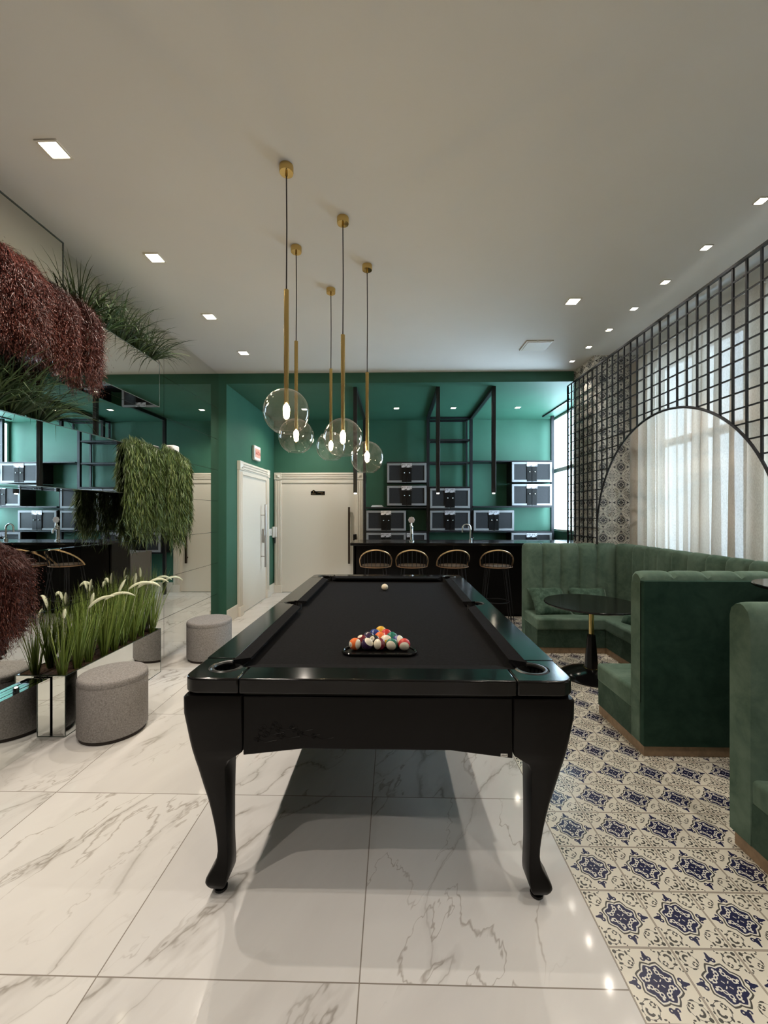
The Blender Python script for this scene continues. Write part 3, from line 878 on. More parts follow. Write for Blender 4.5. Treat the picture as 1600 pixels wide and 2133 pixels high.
g = G(); g.lathe([(.018, -.01), (.022, 0), (.022, .02), (.001, .024)], (0.02, -.045, 0.0), 16); part('lens', g, ['white'], t, smooth=True)

# ------------------------------------------------------------------ plants
def blade(g, p, d, L, w, droop, n=6, tone=.5, tw=0., minx=-9.):
    """a tapering strip leaving p in direction d and bending down"""
    d = Vector(d).normalized(); p = Vector(p); base = len(g.v); vs = []; fs = []
    side = d.cross(Vector((0, 0, 1)))
    side = Vector((1, 0, 0)) if side.length < 1e-3 else side.normalized()
    side = Matrix.Rotation(tw, 3, d) @ side
    for i in range(n + 1):
        t = i / n; ww = w * (1 - t) ** .7 * (.55 + .45 * min(1, t * 4)) + .0004
        vs += [p - side * ww / 2, p + side * ww / 2]
        d = (d + Vector((0, 0, -droop / n * (0.4 + 1.6 * t)))).normalized()
        p = p + d * (L / n)
        if p.x < minx + w: p.x = minx + w; d.x = abs(d.x)
    fs = [(2 * i, 2 * i + 1, 2 * i + 3, 2 * i + 2) for i in range(n)]
    g.add(vs, fs)
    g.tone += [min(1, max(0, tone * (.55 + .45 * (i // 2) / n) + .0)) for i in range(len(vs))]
    return p, d

def ng():
    g = G(); g.tone = []; return g

def tuft(x, y, z, n, L, lean, droop, w, mat, lab, grp, rnd, plumes=(), rad=.025, name='ornamental_grass', toward=(0, 0)):
    t = thing(name, lab, 'plant', (x, y, z), 0, grp); t['kind'] = 'thing'
    g = ng()
    for k in range(n):
        a = rnd.uniform(0, 2 * PI); le = lean * rnd.random() ** .7
        p = (rad * rnd.random() * math.cos(a), rad * rnd.random() * math.sin(a), 0)
        dx, dy = math.cos(a) * le + toward[0], math.sin(a) * le + toward[1]
        if dx < 0: dx *= .55
        blade(g, p, (dx, dy, 1), L * rnd.uniform(.62, 1.08), w * rnd.uniform(.7, 1.2), droop * rnd.uniform(.3, 1.5), 6, rnd.uniform(.15, .95), rnd.uniform(-1, 1), XM + .004 - x)
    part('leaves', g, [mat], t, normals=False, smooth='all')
    for (dx, dy, hh, ln, dr) in plumes:
        g = G(); p = Vector((0, 0, 0)); d = Vector((dx * .25, dy * .25, 1)).normalized(); st = [p.copy()]
        for i in range(8):
            st.append(st[-1] + d * hh / 8)
        d2 = Vector((dx, dy, .9)).normalized(); pl = [st[-1].copy()]
        for i in range(12):
            d2 = (d2 + Vector((0, 0, -dr / 12))).normalized(); pl.append(pl[-1] + d2 * ln / 12)
        g.tube(st, .0012, 4)
        rs = [.003 + .0075 * math.sin(PI * min(1, (i + .6) / 12.2)) ** .6 for i in range(13)]
        g.tube(pl, rs, 7)
        for i in range(1, 13):           # feathery bristles
            for k in range(9):
                a = rnd.uniform(0, 2 * PI); v = Vector((math.cos(a), math.sin(a), rnd.uniform(-.2, .9))).normalized()
                q = pl[i]; e = q + v * rs[i] * 1.7; s = v.orthogonal().normalized() * .0009
                g.add([q - s, q + s, e], [(0, 1, 2)])
        part('seed_plume', g, ['plume'], t, normals=False, smooth='all')
    return t
rg = random.Random(11)
NT = 9
PL = {1: [(.5, .35, .40, .17, 1.3)], 2: [(.7, .55, .43, .20, 1.5), (.1, .1, .40, .08, .3)], 4: [(.6, .6, .46, .20, 1.5), (.15, .3, .44, .10, .6)],
      5: [(.8, .3, .46, .18, 1.7), (.5, .9, .45, .19, 1.5)], 6: [(.7, .7, .47, .17, 1.6), (.05, .1, .46, .09, .2)], 7: [(.4, .9, .46, .2, 1.6), (-.1, .1, .5, .08, .2)], 8: [(.35, 1., .43, .24, 1.5)], 0: [(-.05, .2, .36, .06, .5)]}
for k in range(NT):
    yy = 2.575 + k * .118
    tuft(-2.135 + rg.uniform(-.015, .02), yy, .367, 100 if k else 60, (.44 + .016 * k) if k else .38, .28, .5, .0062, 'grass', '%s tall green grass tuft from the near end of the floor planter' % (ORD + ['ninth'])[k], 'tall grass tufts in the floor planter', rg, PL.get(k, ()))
for k, yy in enumerate((2.72, 2.90, 3.10, 3.30, 3.46)):
    tuft(-2.12, yy, 2.704, 100, .44, .9, 1.5, .011, 'grass_dark', 'dark green arching grass tuft, %s along the ceiling planter' % ORD[k], 'dark grass tufts in the ceiling planter', rg, (), .03, 'arching_grass', (.12, .1))
for k, yy in enumerate((2.05, 2.20, 2.36)):
    tuft(-2.12, yy, 1.922, 110, .46, .85, 1.4, .010, 'grass_dark', 'dark green arching grass tuft, %s in the planter below the red plants' % ORD[k], 'dark grass tufts in the eye height planter', rg, (), .03, 'arching_grass', (.15, .12))

def hanging(name, mat, lab, grp, y0, y1, xo, ztop, zbot, nst, rnd, kind, bulge=.09, zvar=.12):
    """strands in loose locks that rise from the planter, fold over its front edge and hang"""
    t = thing(name, lab, 'plant', (BX1, (y0 + y1) / 2, ztop), 0, grp); t['kind'] = 'thing'
    g = ng(); hw = (y1 - y0) / 2
    locks = []
    for k in range(22):
        u = rnd.uniform(-1, 1)
        locks.append((u, rnd.uniform(.15, 1.0), rnd.uniform(.45, 1.0), rnd.uniform(-zvar, .05), rnd.uniform(-.05, .05), rnd.uniform(.0, .09)))
    for s in range(nst):
        u, rc, tn, dl, sw, tp = rnd.choice(locks)
        u = max(-1.08, min(1.08, u + rnd.gauss(0, .10))); yy = u * hw
        env = math.sqrt(max(.08, 1 - .80 * u * u))
        reach = bulge * env * rc * rnd.uniform(.7, 1.1) + .006
        top = (.015 + tp * env) * rnd.uniform(.5, 1.1)
        L = (ztop - zbot) * (1 - .16 * u * u) * rnd.uniform(.72, 1.0) + dl * rnd.uniform(.4, 1)
        pts = [Vector((-.08, yy * .85, -.02)), Vector((-.03, yy * .93, top)), Vector((reach * .55 + .012, yy, top * .6 - .02))]
        n = 9
        for i in range(1, n + 1):
            tt = i / n
            pts.append(Vector((reach + .012 - .018 * tt + rnd.uniform(-.006, .006), yy * (1 + .03 * tt) + sw * tt * tt + rnd.uniform(-.009, .009), -.03 - (L - .03) * tt)))
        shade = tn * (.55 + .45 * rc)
        for i in range(1, len(pts) - 1):
            a, b = pts[i], pts[i + 1]
            if kind == 'fern':
                m = 4
                for q in range(m):
                    p = a.lerp(b, (q + rnd.random()) / m); sd = rnd.choice((-1, 1))
                    d = Vector((rnd.uniform(-.2, .55), sd * rnd.uniform(.15, .75), -rnd.uniform(.5, 1.2)))
                    blade(g, p, d, rnd.uniform(.050, .090), rnd.uniform(.0050, .0078), .6, 3, shade * rnd.uniform(.35, 1.15), rnd.uniform(-1.3, 1.3))
            else:
                m = 5
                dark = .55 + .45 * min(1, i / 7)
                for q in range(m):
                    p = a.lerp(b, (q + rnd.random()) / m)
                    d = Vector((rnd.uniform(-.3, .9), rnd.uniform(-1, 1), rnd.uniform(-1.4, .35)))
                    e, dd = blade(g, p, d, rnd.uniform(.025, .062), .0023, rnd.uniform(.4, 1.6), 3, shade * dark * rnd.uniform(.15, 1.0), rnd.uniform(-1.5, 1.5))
                    if rnd.random() < .55:
                        blade(g, e, dd, .009, .0048, .3, 1, dark * rnd.uniform(.5, 1.0), rnd.uniform(-1.5, 1.5))
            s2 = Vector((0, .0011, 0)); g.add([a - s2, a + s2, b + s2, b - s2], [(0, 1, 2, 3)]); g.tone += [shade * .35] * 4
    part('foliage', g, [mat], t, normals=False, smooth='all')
    return t
rh = random.Random(5)
hanging('trailing_red_plant', 'red', 'rust red trailing plant hanging high, bunch nearer the grass tufts', 'rust red trailing plants', 2.36, 2.72, 0, 2.745, 2.17, 420, rh, 'red', .12)
hanging('trailing_red_plant', 'red', 'rust red trailing plant hanging high, bunch at the photo edge', 'rust red trailing plants', 1.98, 2.34, 0, 2.765, 2.22, 420, rh, 'red', .12)
hanging('trailing_red_plant', 'red', 'rust red trailing plant hanging low above the mirrored ledge', 'rust red trailing plants', 1.86, 2.20, 0, 1.19, .70, 420, rh, 'red', .13)
hanging('trailing_green_plant', 'fern', 'trailing green willow foliage, bunch nearer the camera on the eye height planter', 'trailing green foliage bunches', 3.07, 3.50, 0, 1.945, 1.14, 190, rh, 'fern', .085)
hanging('trailing_green_plant', 'fern', 'trailing green willow foliage, bunch at the planter end by the white lamp', 'trailing green foliage bunches', 3.52, 3.99, 0, 1.945, 1.06, 210, rh, 'fern', .085)

# ------------------------------------------------------------------ booth seating
def path_pts(segs, step):
    """resample a polyline evenly -> points with left-hand normals"""
    P = [Vector((x, y, 0)) for x, y in segs]; L = [0]
    for a, b in zip(P, P[1:]): L.append(L[-1] + (b - a).length)
    n = max(2, round(L[-1] / step)); out = []
    for i in range(n + 1):
        s = L[-1] * i / n; k = 0
        while k < len(L) - 2 and L[k + 1] < s: k += 1
        f = (s - L[k]) / max(1e-9, L[k + 1] - L[k]); out.append(P[k].lerp(P[k + 1], f))
    return out, L[-1]

def backrest(name, segs, z0, z1, thick, chan, parent, mat, puff=.022, back=True):
    """channel-tufted back: path runs along its FRONT face, front is to the left of travel"""
    npan = None
    pts, L = path_pts(segs, chan / 14)
    npan = max(1, round(L / chan)); n = len(pts) - 1; rows = []
    for i, p in enumerate(pts):
        t = (pts[min(i + 1, n)] - pts[max(i - 1, 0)]).normalized(); nr = Vector((-t.y, t.x, 0))
        ph = (i / n * npan) % 1.0
        b = puff * (1 - abs(2 * ph - 1) ** 7.0) * 1.25 - puff * .25
        r = .045; row = []
        for (o, z) in ((0, z0), (0, (z0 + z1) / 2 - .1), (0, z1 - .14), (-.002, z1 - .07), (-.012, z1 - .028), (-.034, z1 - .006), (-thick * .5, z1), (-thick + .03, z1 - .006), (-thick + .008, z1 - .026), (-thick, z1 - .06), (-thick, z0)):
            w = b if o > -.04 else (b * .5 if o > -thick * .6 else 0)
            up = b * .6 if z > z1 - .03 else 0
            q = p + nr * (o + w); row.append((q.x, q.y, z + up))
        rows.append(row)
    g = G(); g.grid(rows)
    m = len(rows[0]); nb = len(g.v)
    g.f.append(tuple(range(m))); g.mi.append(0); g.f.append(tuple(nb - m + k for k in range(m))[::-1]); g.mi.append(0)
    return obj(name, g, [mat], parent, smooth=True)

def seatbox(name, x0, x1, y0, y1, z0, z1, mat, parent, bevel=.02):
    g = G(); g.box(x0, x1, y0, y1, z0, z1); return obj(name, g, [mat], parent, bevel=bevel, seg=4)

bo = thing('booth_sofa', 'green velvet U shaped booth sofa in the tiled corner, around the black table', 'booth sofa', (2.0, 3.4, 0))
XS = 1.45
backrest('backrest', [(XS, 4.49), (2.34, 4.49), (2.44, 4.46), (2.49, 4.40), (2.505, 4.30), (2.505, 2.52)][::-1], .06, 1.068, .10, .197, bo, 'velvet')
seatbox('seat_cushion', XS, 2.16, 4.10, 4.52, .235, .352, 'velvet', bo)
seatbox('seat_cushion', 2.125, 2.53, 2.93, 4.50, .235, .350, 'velvet', bo)
seatbox('seat_cushion', XS, 2.52, 2.49, 2.915, .225, .350, 'velvet', bo)
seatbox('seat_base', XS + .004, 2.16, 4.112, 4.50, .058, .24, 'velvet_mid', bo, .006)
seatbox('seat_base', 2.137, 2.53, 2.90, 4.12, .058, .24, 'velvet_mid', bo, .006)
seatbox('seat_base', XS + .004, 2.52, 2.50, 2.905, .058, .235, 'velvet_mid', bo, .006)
g = G(); g.box(XS + .008, 2.16, 4.118, 4.56, .001, .06); g.box(2.142, 2.55, 2.9, 4.12, .001, .06); g.box(XS + .008, 2.60, 2.385, 2.898, .001, .06)
obj('plinth', g, ['plinth'], bo)
backrest('divider_backrest', [(XS, 2.505), (2.62, 2.505)], .30, 1.055, .105, .195, bo, 'velvet', .020)
# (front of the divider faces the table; its flat back faces the next booth)
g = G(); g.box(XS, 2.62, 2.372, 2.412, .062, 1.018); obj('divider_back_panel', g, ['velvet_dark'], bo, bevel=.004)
g = G(); g.box(XS - .001, XS + .04, 2.412, 2.50, .062, 1.0); obj('divider_side', g, ['velvet'], bo, bevel=.008)

b2 = thing('booth_bench', 'green velvet booth bench nearest the camera at the picture edge', 'booth sofa', (2.0, 1.5, 0))
g = G()
backrest('backrest', [(XS, 1.672), (2.62, 1.672)][::-1], .062, 1.035, .105, .30, b2, 'velvet', .012)
seatbox('seat_cushion', XS + .006, 2.62, .80, 1.70, .225, .335, 'velvet', b2)
seatbox('seat_base', XS + .004, 2.62, .81, 1.690, .058, .235, 'velvet_mid', b2, .006)
g = G(); g.box(XS + .012, 2.60, .82, 1.765, .001, .06); obj('plinth', g, ['plinth'], b2)

def pillow(x, y, z, rx, rz, w, h, lab):
    n = 14; rows_f = []; g = G()
    for sgn in (1, -1):
        rows = []
        for i in range(n + 1):
            row = []
            for k in range(n + 1):
                u, v = 2 * i / n - 1, 2 * k / n - 1
                th = .062 * ((1 - u ** 4) * (1 - v ** 4)) ** .55
                pin = 1 - .10 * ((1 - abs(u)) * abs(v) ** 2 + (1 - abs(v)) * abs(u) ** 2) * 1.2
                wr = .006 * math.sin(9 * u + 5 * v) * (1 - u * u) * (1 - v * v)
                row.append((u * w / 2 * pin, sgn * (th + wr), v * h / 2 * pin))
            rows.append(row)
        g.grid(rows if sgn > 0 else [r[::-1] for r in rows])
    o = obj('throw_pillow', g, ['pillow'], smooth='all', weld=True)
    o.location = (x, y, z); o.rotation_euler = (rx, 0, rz)
    tag(o, lab, 'pillow', 'green velvet pillows on the booth sofa'); return o
pillow(1.68, 4.385, .465, math.radians(-42), math.radians(6), .40, .36, 'crushed green velvet pillow at the open end of the booth, nearest the bar')
pillow(2.10, 4.37, .462, math.radians(-38), math.radians(-4), .40, .36, 'crushed green velvet pillow mostly hidden behind the round black table top')
pillow(2.385, 3.86, .470, math.radians(-36), math.radians(-72), .42, .38, 'crushed green velvet pillow leaning on the curtain side of the booth')

def pedestal(x, y, zt, r, rb, lab):
    t = thing('pedestal_table', lab, 'table', (x, y, 0), 0, 'round black pedestal tables')
    g = G(); g.lathe([(.001, zt - .016), (r - .006, zt - .016), (r, zt - .010), (r, zt - .004), (r - .004, zt), (.001, zt)], n=64); part('table_top', g, ['black'], t, smooth=True)
    g = G(); g.tube([(0, 0, zt - .018), (0, 0, .34)], .021, 20); part('brass_stem', g, ['gold'], t, smooth=True)
    g = G(); g.lathe([(.030, .365), (.034, .34), (.052, .12), (.058, .075), (.001, .075)], n=28); part('cone', g, ['black'], t, smooth=True)
    g = G(); g.tube([(.060 * math.cos(a), .060 * math.sin(a), .076) for a in [2 * PI * k / 32 for k in range(32)]], .004, 6, closed=True); part('brass_ring', g, ['gold'], t, smooth=True)
    g = G(); g.lathe([(rb, .001), (rb, .010), (rb * .92, .026), (rb * .7, .048), (rb * .4, .068), (.05, .078), (.001, .078)], n=48); part('foot', g, ['black'], t, smooth=True)
    return t
pedestal(1.72, 3.55, .635, .385, .25, 'round black pedestal table with brass stem inside the booth')
pedestal(2.13, 2.055, 1.045, .265, .18, 'tall round black table peeking between the two booths')

# ------------------------------------------------------------------ grid screen with the arch
def gridscreen():
    X = 2.222; t = thing('grid_screen', 'black steel grid screen with a round arch in front of the curtain', 'screen', (X, 3.36, 1.07))
    zc, yc, rr = 1.195, 3.402, 1.057; ztop = 3.016; yf = 5.19; yn = 1.2; cell = .1039; b = .006
    g = G()
    def inside(y, z): return (z < zc and abs(y - yc) < rr) or (y - yc) ** 2 + (z - zc) ** 2 < rr * rr
    y = yf
    while y > yn - .001:
        d = abs(y - yc); zb = 1.075 if d >= rr else zc + math.sqrt(rr * rr - d * d)
        g.box(X - b, X + b, y - b, y + b, zb, ztop); y -= cell
    part0 = obj('vertical_bars', g, ['steel'], t)
    g = G(); z = ztop - cell
    while z > 1.08:
        if z >= zc + rr: g.box(X - b * .8, X + b * .8, yn, yf, z - b * .8, z + b * .8)
        else:
            h = rr if z < zc else math.sqrt(rr * rr - (z - zc) ** 2)
            g.box(X - b * .8, X + b * .8, yc + h, yf, z - b * .8, z + b * .8); g.box(X - b * .8, X + b * .8, yn, yc - h, z - b * .8, z + b * .8)
        z -= cell
    obj('horizontal_bars', g, ['steel'], t)
    g = G(); g.box(X - .01, X + .01, yn, yf + .01, ztop - .009, ztop + .009); g.box(X - .009, X + .009, yf - .006, yf + .012, 1.03, ztop)
    obj('top_rail', g, ['steel'], t)
    g = G()
    pts = [(X, yc + rr, 1.072)] + [(X, yc + rr * math.cos(a), zc + rr * math.sin(a)) for a in [PI * k / 64 for k in range(65)]] + [(X, yc - rr, 1.06)]
    g.tube(pts, .010, 6); obj('arch', g, ['steel'], t, smooth=True)
gridscreen()

# ------------------------------------------------------------------ curtain
def curtain():
    t = thing('curtain', 'long sheer cream linen curtain hanging in folds before the windows', 'curtain', (2.69, 2.0, 0))
    rc = random.Random(21)
    ya, yb = -2.3, 4.60; n = 1500; zs = [.03, .4, .9, 1.4, 1.9, 2.4, 2.8, 3.0, 3.06, 3.09]
    ph = []; a = 0
    f1 = [rc.uniform(0, 6.28) for _ in range(6)]
    rows = []
    cols = []
    for i in range(n + 1):
        y = ya + (yb - ya) * i / n
        w = y * 2 * PI / .135 + 1.1 * math.sin(y * 3.1 + f1[0]) + .8 * math.sin(y * 7.3 + f1[1])
        amp = .040 + .014 * math.sin(y * 5 + f1[2])
        cols.append((y, w, amp))
    for z in zs:
        k = (3.09 - z) / 3.09; row = []
        for y, w, amp in cols:
            s = math.sin(w + .5 * k * math.sin(y * 4 + f1[3]))
            x = 2.690 + amp * (0.55 + .6 * k) * (abs(s) ** .7 * (1 if s > 0 else -1)) + .012 * k * math.sin(y * 2.2 + f1[4])
            row.append((x, y + (.030 + .022 * math.sin(y * 6.1 + f1[5])) * math.cos(w) * (.75 + .35 * k) + .03 * k * math.sin(y * 3 + f1[5]), z))
        rows.append(row)
    g = G(); g.grid(rows); obj('fabric', g, ['linen'], t, smooth='all', normals=False)
    g = G(); g.box(2.675, 2.705, ya, yb, 3.092, 3.115); obj('track', g, ['white'], t)
curtain()
g = G(); g.box(2.535, XR, 4.5 - 7.0, 4.60, 3.12, 3.19)
struct('trim_3', G().box(2.76, XR, YF, 4.60, 3.0, CEIL + .08), ['paint'])

# ------------------------------------------------------------------ bar
bar = thing('bar_counter', 'long black bar counter with glossy top behind the pool table', 'bar counter', (.9, 5.6, 0))
g = G(); g.box(-.555, 2.26, 5.29, 5.96, .985, 1.022); g.box(2.26, 2.79, 5.24, 5.96, .985, 1.022); obj('countertop', g, ['black'], bar, bevel=.004)
g = G(); g.box(-.52, 2.26, 5.55, 5.59, .04, .985); obj('front_panel', g, ['satin'], bar)
g = G(); g.box(-.54, -.50, 5.55, 5.94, .0, .985); obj('end_panel', g, ['satin'], bar)
g = G(); g.box(-.50, 2.7, 5.60, 5.64, .001, .06); obj('toe_kick', g, ['satin'], bar)
g = G()
for x in (-.1, .36, .83, 1.3, 1.77): g.box(x - .004, x + .004, 5.546, 5.551, .06, .97)
obj('panel_joints', g, ['black'], bar)

# draught tap and faucet
t = thing('beer_tap', 'chrome draught beer tap with round badge on the bar counter', 'beer tap', (.262, 5.60, 1.022))
g = G(); g.lathe([(.035, 0), (.035, .012), (.022, .02), (.020, .19), (.023, .20), (.015, .215), (.001, .216)], n=20); part('column', g, ['chrome'], t, smooth=True)
g = G(); g.tube([(0, -.015, .17), (0, -.06, .18), (0, -.085, .155), (0, -.088, .11)], .011, 10); part('spout', g, ['chrome'], t, smooth=True)
g = G(); g.tube([(-.005, -.03, .18), (-.012, -.035, .23), (-.004, -.035, .26)], [.012, .016, .008], 10); part('lever', g, ['chrome'], t, smooth=True)
g = G(); pl = []
for k in range(32):
    rr = .044 + .003 * math.cos(8 * 2 * PI * k / 32); pl.append((-.004 + rr * math.cos(2 * PI * k / 32), .295 + rr * math.sin(2 * PI * k / 32)))
g.prism(pl, -.042, -.028, 'xz'); part('badge', g, ['plate'], t, bevel=.003)
t = thing('faucet', 'tall gooseneck chrome faucet on the bar counter', 'faucet', (1.085, 5.68, 1.022))
g = G(); pts = [(0, 0, 0), (0, 0, .16)] + [(-.055 + .055 * math.cos(a), 0, .18 + .055 * math.sin(a)) for a in [PI * k / 10 for k in range(11)]] + [(-.112, 0, .12)]
g.tube(pts, .012, 10); part('neck', g, ['chrome'], t, smooth=True)
g = G(); g.lathe([(.024, 0), (.024, .03), (.013, .04), (.001, .04)], n=16); part('base', g, ['chrome'], t, smooth=True)
g = G(); g.tube([(.02, 0, .03), (.05, 0, .05)], .005, 8); part('lever', g, ['chrome'], t, smooth=True)

# bar stools
def stool():
    t = thing('bar_stool', '', 'bar stool', (0, 0, 0), 0, 'brass wire bar stools at the counter')
    zs = .738; rx, ry = .195, .185
    g = G(); g.tube([(rx * math.cos(a), ry * math.sin(a), zs) for a in [2 * PI * k / 40 for k in range(40)]], .004, 8, closed=True); part('seat_ring', g, ['seat_wire'], t, smooth=True)
    g = G(); g.lathe([(.001, -.012), (.17, -.012), (.182, 0), (.175, .016), (.001, .022)], (0, 0, zs), 32); part('seat', g, ['seat_pad'], t, smooth=True)
    hoop = []
    for k in range(41):
        a = math.radians(-108 + 216 * k / 40)             # 0 = straight back (-Y)
        h = max(0, math.cos(a * 90 / 108)) ** .85
        hoop.append((math.sin(a) * (rx + .010) * (1 - .06 * h), -math.cos(a) * (ry + .01) - .04 * h, zs + .222 * h))
    g = G(); g.tube(hoop, .009, 8); part('back_hoop', g, ['gold_soft'], t, smooth=True)
    g = G()
    for k in range(5, 36, 3):
        p = Vector(hoop[k]); a = math.radians(-108 + 216 * k / 40)
        q = Vector((math.sin(a) * rx * .97, -math.cos(a) * ry * .97, zs)); g.tube([q, p], .0035, 6)
    part('back_rods', g, ['steel'], t, smooth=True)
    for sx in (-1, 1):
        for sy in (-1, 1):
            top = Vector((sx * .11, sy * .11, zs - .012)); bot = Vector((sx * .185, sy * .18, .006))
            g = G(); g.tube([top + Vector((.018 * sx, 0, 0)), bot + Vector((.012 * sx, 0, .02)), bot, bot - Vector((.012 * sx, 0, -.02)), top - Vector((.022 * sx, 0, 0))], .0055, 8)
            part('leg', g, ['steel'], t, smooth=True)
    g = G(); g.tube([(.155 * math.cos(a) * 1.02, .155 * math.sin(a), .30) for a in [2 * PI * k / 28 for k in range(28)]], .006, 6, closed=True); part('foot_ring', g, ['steel'], t, smooth=True)
    return t
st = stool()
for k, (x, rz, lab) in enumerate(((-.215, .05, 'brass backed wire bar stool nearest the ivory door'), (.245, -.03, 'brass backed wire bar stool below the beer tap'),
                             (.765, .06, 'brass backed wire bar stool, third along the counter from the ivory door'), (1.315, -.16, 'brass backed wire bar stool nearest the green booth'))):
    if k == 0: o = st; o.location = (x, 5.17, 0)
    else: o = dup(st, (x, 5.17, 0))
    o.rotation_euler = (0, 0, rz); o['label'] = lab

# shelving frame
sh = thing('bar_shelving', 'black steel shelving frame with posts hung from the green ceiling', 'shelving', (1.1, 6.95, 0))
pb = .024
PX = [-.482, .602, 1.338, 2.712]; YP = 6.955
for x in PX:
    g = G(); g.box(x - pb, x + pb, YP - pb, YP + pb, .001, GCEIL - .001); obj('post', g, ['steel'], sh, bevel=.002, seg=1)
for xb, xf in ((-.482, -.49), (.602, .592), (1.338, 1.316)):
    g = G(); g.box(xf - pb, xf + pb, 5.29, 5.34, 1.675, GCEIL - .001); hp = obj('hanging_post', g, ['steel'], sh, bevel=.002, seg=1)
    g = G(); g.lathe([(.016, -.012), (.018, 0)], (xf, 5.315, 1.676), 14); o = obj('post_spotlight', g, ['lamp'], hp)
    g = G(); w = pb
    g.add([(xf - w, 5.34, GCEIL - .05), (xf + w, 5.34, GCEIL - .05), (xb + w, YP - pb, GCEIL - .05), (xb - w, YP - pb, GCEIL - .05), (xf - w, 5.34, GCEIL - .002), (xf + w, 5.34, GCEIL - .002), (xb + w, YP - pb, GCEIL - .002), (xb - w, YP - pb, GCEIL - .002)],
          [(0, 3, 2, 1), (4, 5, 6, 7), (0, 1, 5, 4), (1, 2, 6, 5), (2, 3, 7, 6), (3, 0, 4, 7)])
    obj('ceiling_beam', g, ['steel'], sh)
    spot('lamp_light', (xf, 5.315, 1.65), 1.5, angle=90)
g = G(); g.box(2.545, 2.565, 5.9, YP, GCEIL - .02, GCEIL - .001); obj('blind_rail', g, ['steel'], sh)
for z in (3.035, 2.66, 2.275):     # ladder of rectangular frames between the two middle posts
    g = G(); a, b = .626, 1.314; w = .014
    for y in (YP, YW - .03): g.box(a, b, y - w, y + w, z - w, z + w)
    for x in (a + w, b - w): g.box(x - w, x + w, YP, YW - .03, z - w, z + w)
    fr = obj('shelf_frame', g, ['steel'], sh)
    if z < 3: 
        g = G(); g.box(a + w, b - w, YP, YW - .03, z + w, z + w + .006); obj('glass_shelf', g, ['smoke'], fr)
g = G()
for x in (.64, 1.30): g.box(x - .013, x + .013, YW - .043, YW - .017, 1.85, GCEIL - .002)
obj('wall_upright', g, ['steel'], sh)
def shelf(x0, x1, z, th=.022):
    g = G(); g.box(x0, x1, 6.885, YW - .002, z - th, z); obj('shelf', g, ['steel'], sh)
shelf(-.458, .578, 1.516); shelf(-.458, .578, 1.104, .018); shelf(.626, 1.314, 1.486, .020); shelf(.626, 1.314, 1.106, .018)
shelf(1.362, 2.688, 1.530); shelf(1.362, 2.688, 1.106, .018); shelf(1.362, 2.688, 2.300, .018); shelf(-.10, .578, 2.283, .016); shelf(.626, 1.314, 1.862, .016)
shelf(-.458, .578, .732, .018); shelf(1.362, 2.688, .740, .018)

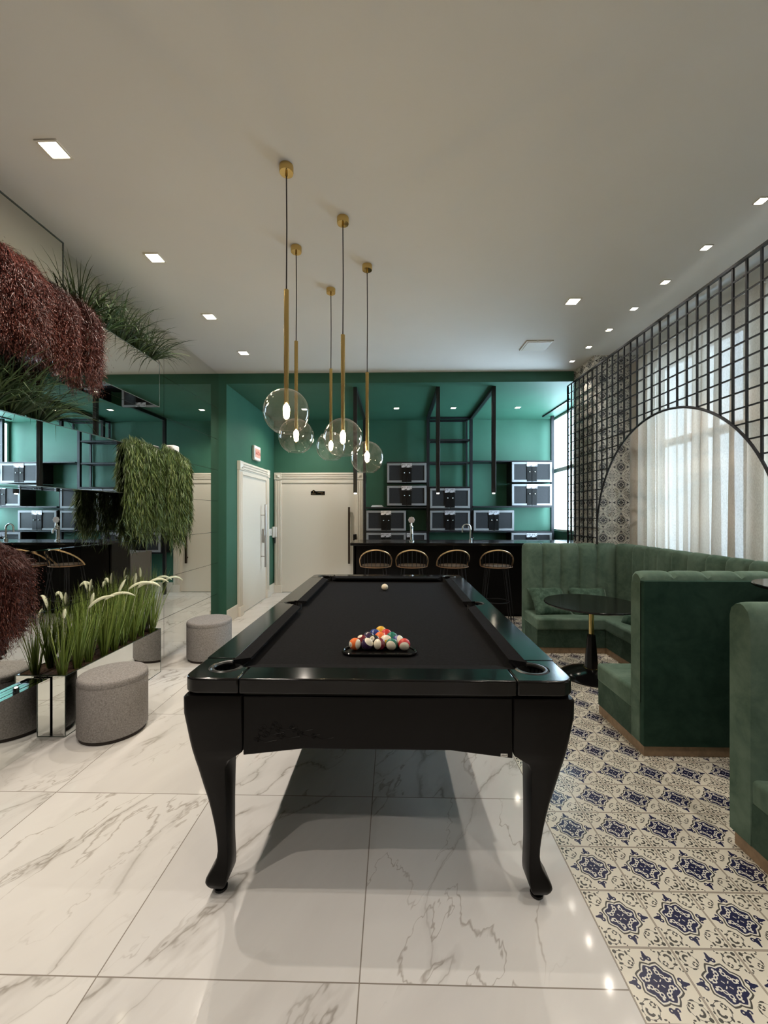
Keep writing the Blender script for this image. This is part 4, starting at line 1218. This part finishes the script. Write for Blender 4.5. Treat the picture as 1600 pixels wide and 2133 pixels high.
# locker cabinets
def cabinet(x0, x1, z1, z0, lab, nums, doors=2):
    yf, yb = 6.905, YW - .004; zc = (z0 + z1) / 2
    t = thing('locker_cabinet', lab, 'cabinet', ((x0 + x1) / 2, (yf + yb) / 2, z0), 0, 'locker cabinets behind the bar')
    g = G(); g.box(x0, x1, yf, yb, z0, z1); obj('body', g, ['steel'], t)
    w = (x1 - x0) / doors
    for k in range(doors):
        a, b = x0 + k * w + .004, x0 + (k + 1) * w - .004; za, zb = z0 + .006, z1 - .006; fw = .036; ys = .078
        ri = k == 0 and doors == 2
        dn = thing_door = None
        g = G()
        sx0, sx1 = (b - ys, b) if ri else (a, a + ys)
        g.box(a, b, yf - .020, yf, za, za + fw); g.box(a, b, yf - .020, yf, zb - fw, zb)
        if ri: g.box(a, a + fw, yf - .020, yf, za + fw, zb - fw)
        else: g.box(b - fw, b, yf - .020, yf, za + fw, zb - fw)
        dn = obj('door', g, ['alu'], t, bevel=.002, seg=1)
        g = G(); g.box(a + .01, b - .01, yf - .010, yf - .002, za + .01, zb - .01); obj('perforated_panel', g, ['mesh_panel'], dn)
        g = G(); g.box(sx0, sx1, yf - .024, yf - .004, za + .008, zb); obj('lock_strip', g, ['satin'], dn)
        cx = (sx0 + sx1) / 2; 
        g = G(); g.sphere((cx, yf - .034, zb - .165), .012, 12, 8); g.box(cx - .004, cx + .004, yf - .034, yf - .02, zb - .169, zb - .161); obj('knob', g, ['chrome'], dn, smooth=True)
        g = G(); g.box(cx - .044, cx + .044, yf - .028, yf - .0235, zb - .074, zb - .002); pl = obj('number_plate', g, ['plate'], dn)
        off = Vector(dn.parent.location)
        text('plate_number', nums[k], .046, dn, Vector((cx, yf - .0285, zb - .034)) - off, (PI / 2, 0, 0), 'ink')
        g = G(); g.prism([(cx - .010, zb - .072), (cx + .042, zb - .072), (cx + .042, zb - .052)], yf - .029, yf - .0275, 'xz'); obj('plate_stripe', g, ['ink'], dn)
    return t
cabs = [(-.098, .576, 2.265, 1.925, 'grey framed locker cabinet, upper of the pair beside the lowest globe pendant', ('PT1', 'PT2'), 2),
        (-.098, .576, 1.882, 1.534, 'grey framed locker cabinet, lower of the pair beside the lowest globe pendant', ('PT1', 'PT2'), 2),
        (.629, 1.311, 1.837, 1.490, 'grey framed locker cabinet, upper of the pair between the two middle posts', ('PT1', 'PT2'), 2),
        (.629, 1.311, 1.462, 1.112, 'grey framed locker cabinet, lower of the pair between the two middle posts', ('PT2', 'PT2'), 2),
        (-.452, .228, 1.460, 1.108, 'grey framed locker cabinet nearest the ivory door, under the papers', ('PT1', 'PT2'), 2),
        (-.452, .228, 1.083, .736, 'grey framed locker cabinet half hidden by the counter, nearest the ivory door', ('PT1', 'PT2'), 2),
        (.240, .574, 1.083, .736, 'narrow single door locker cabinet behind the beer tap', ('PT1',), 1),
        (1.366, 2.052, 1.464, 1.110, 'grey framed locker cabinet beside the faucet', ('PT1', 'PT2'), 2),
        (2.008, 2.684, 2.280, 1.932, 'grey framed locker cabinet beside the bar window, upper of two', ('PT1', 'PT2'), 2),
        (2.008, 2.684, 1.908, 1.534, 'grey framed locker cabinet beside the bar window, lower of two', ('PT1', 'PT2'), 2),
        (2.000, 2.684, 1.086, .742, 'grey framed locker cabinet half hidden by the counter, below the window', ('PT1', 'PT2'), 2)]
for c in cabs: cabinet(*c)
g = G()
for k in range(3): g.box(-.37 + k * .01, -.16 - k * .012, 6.93, 7.10, 1.518 + k * .011, 1.527 + k * .011)
tag(obj('paper_stack', g, ['paper']), 'small stack of white papers on the shelf beside the ivory door', 'papers')
t = thing('mini_fridge', 'dark grey mini fridge behind the open end of the bar', 'fridge', (-.24, 6.3, 0))
g = G(); g.box(-.24, .24, -.25, .25, .015, .80); part('body', g, ['fridge'], t, bevel=.01)
g = G(); g.box(-.24, .24, .25, .29, .03, .80); part('door', g, ['fridge'], t, bevel=.008)
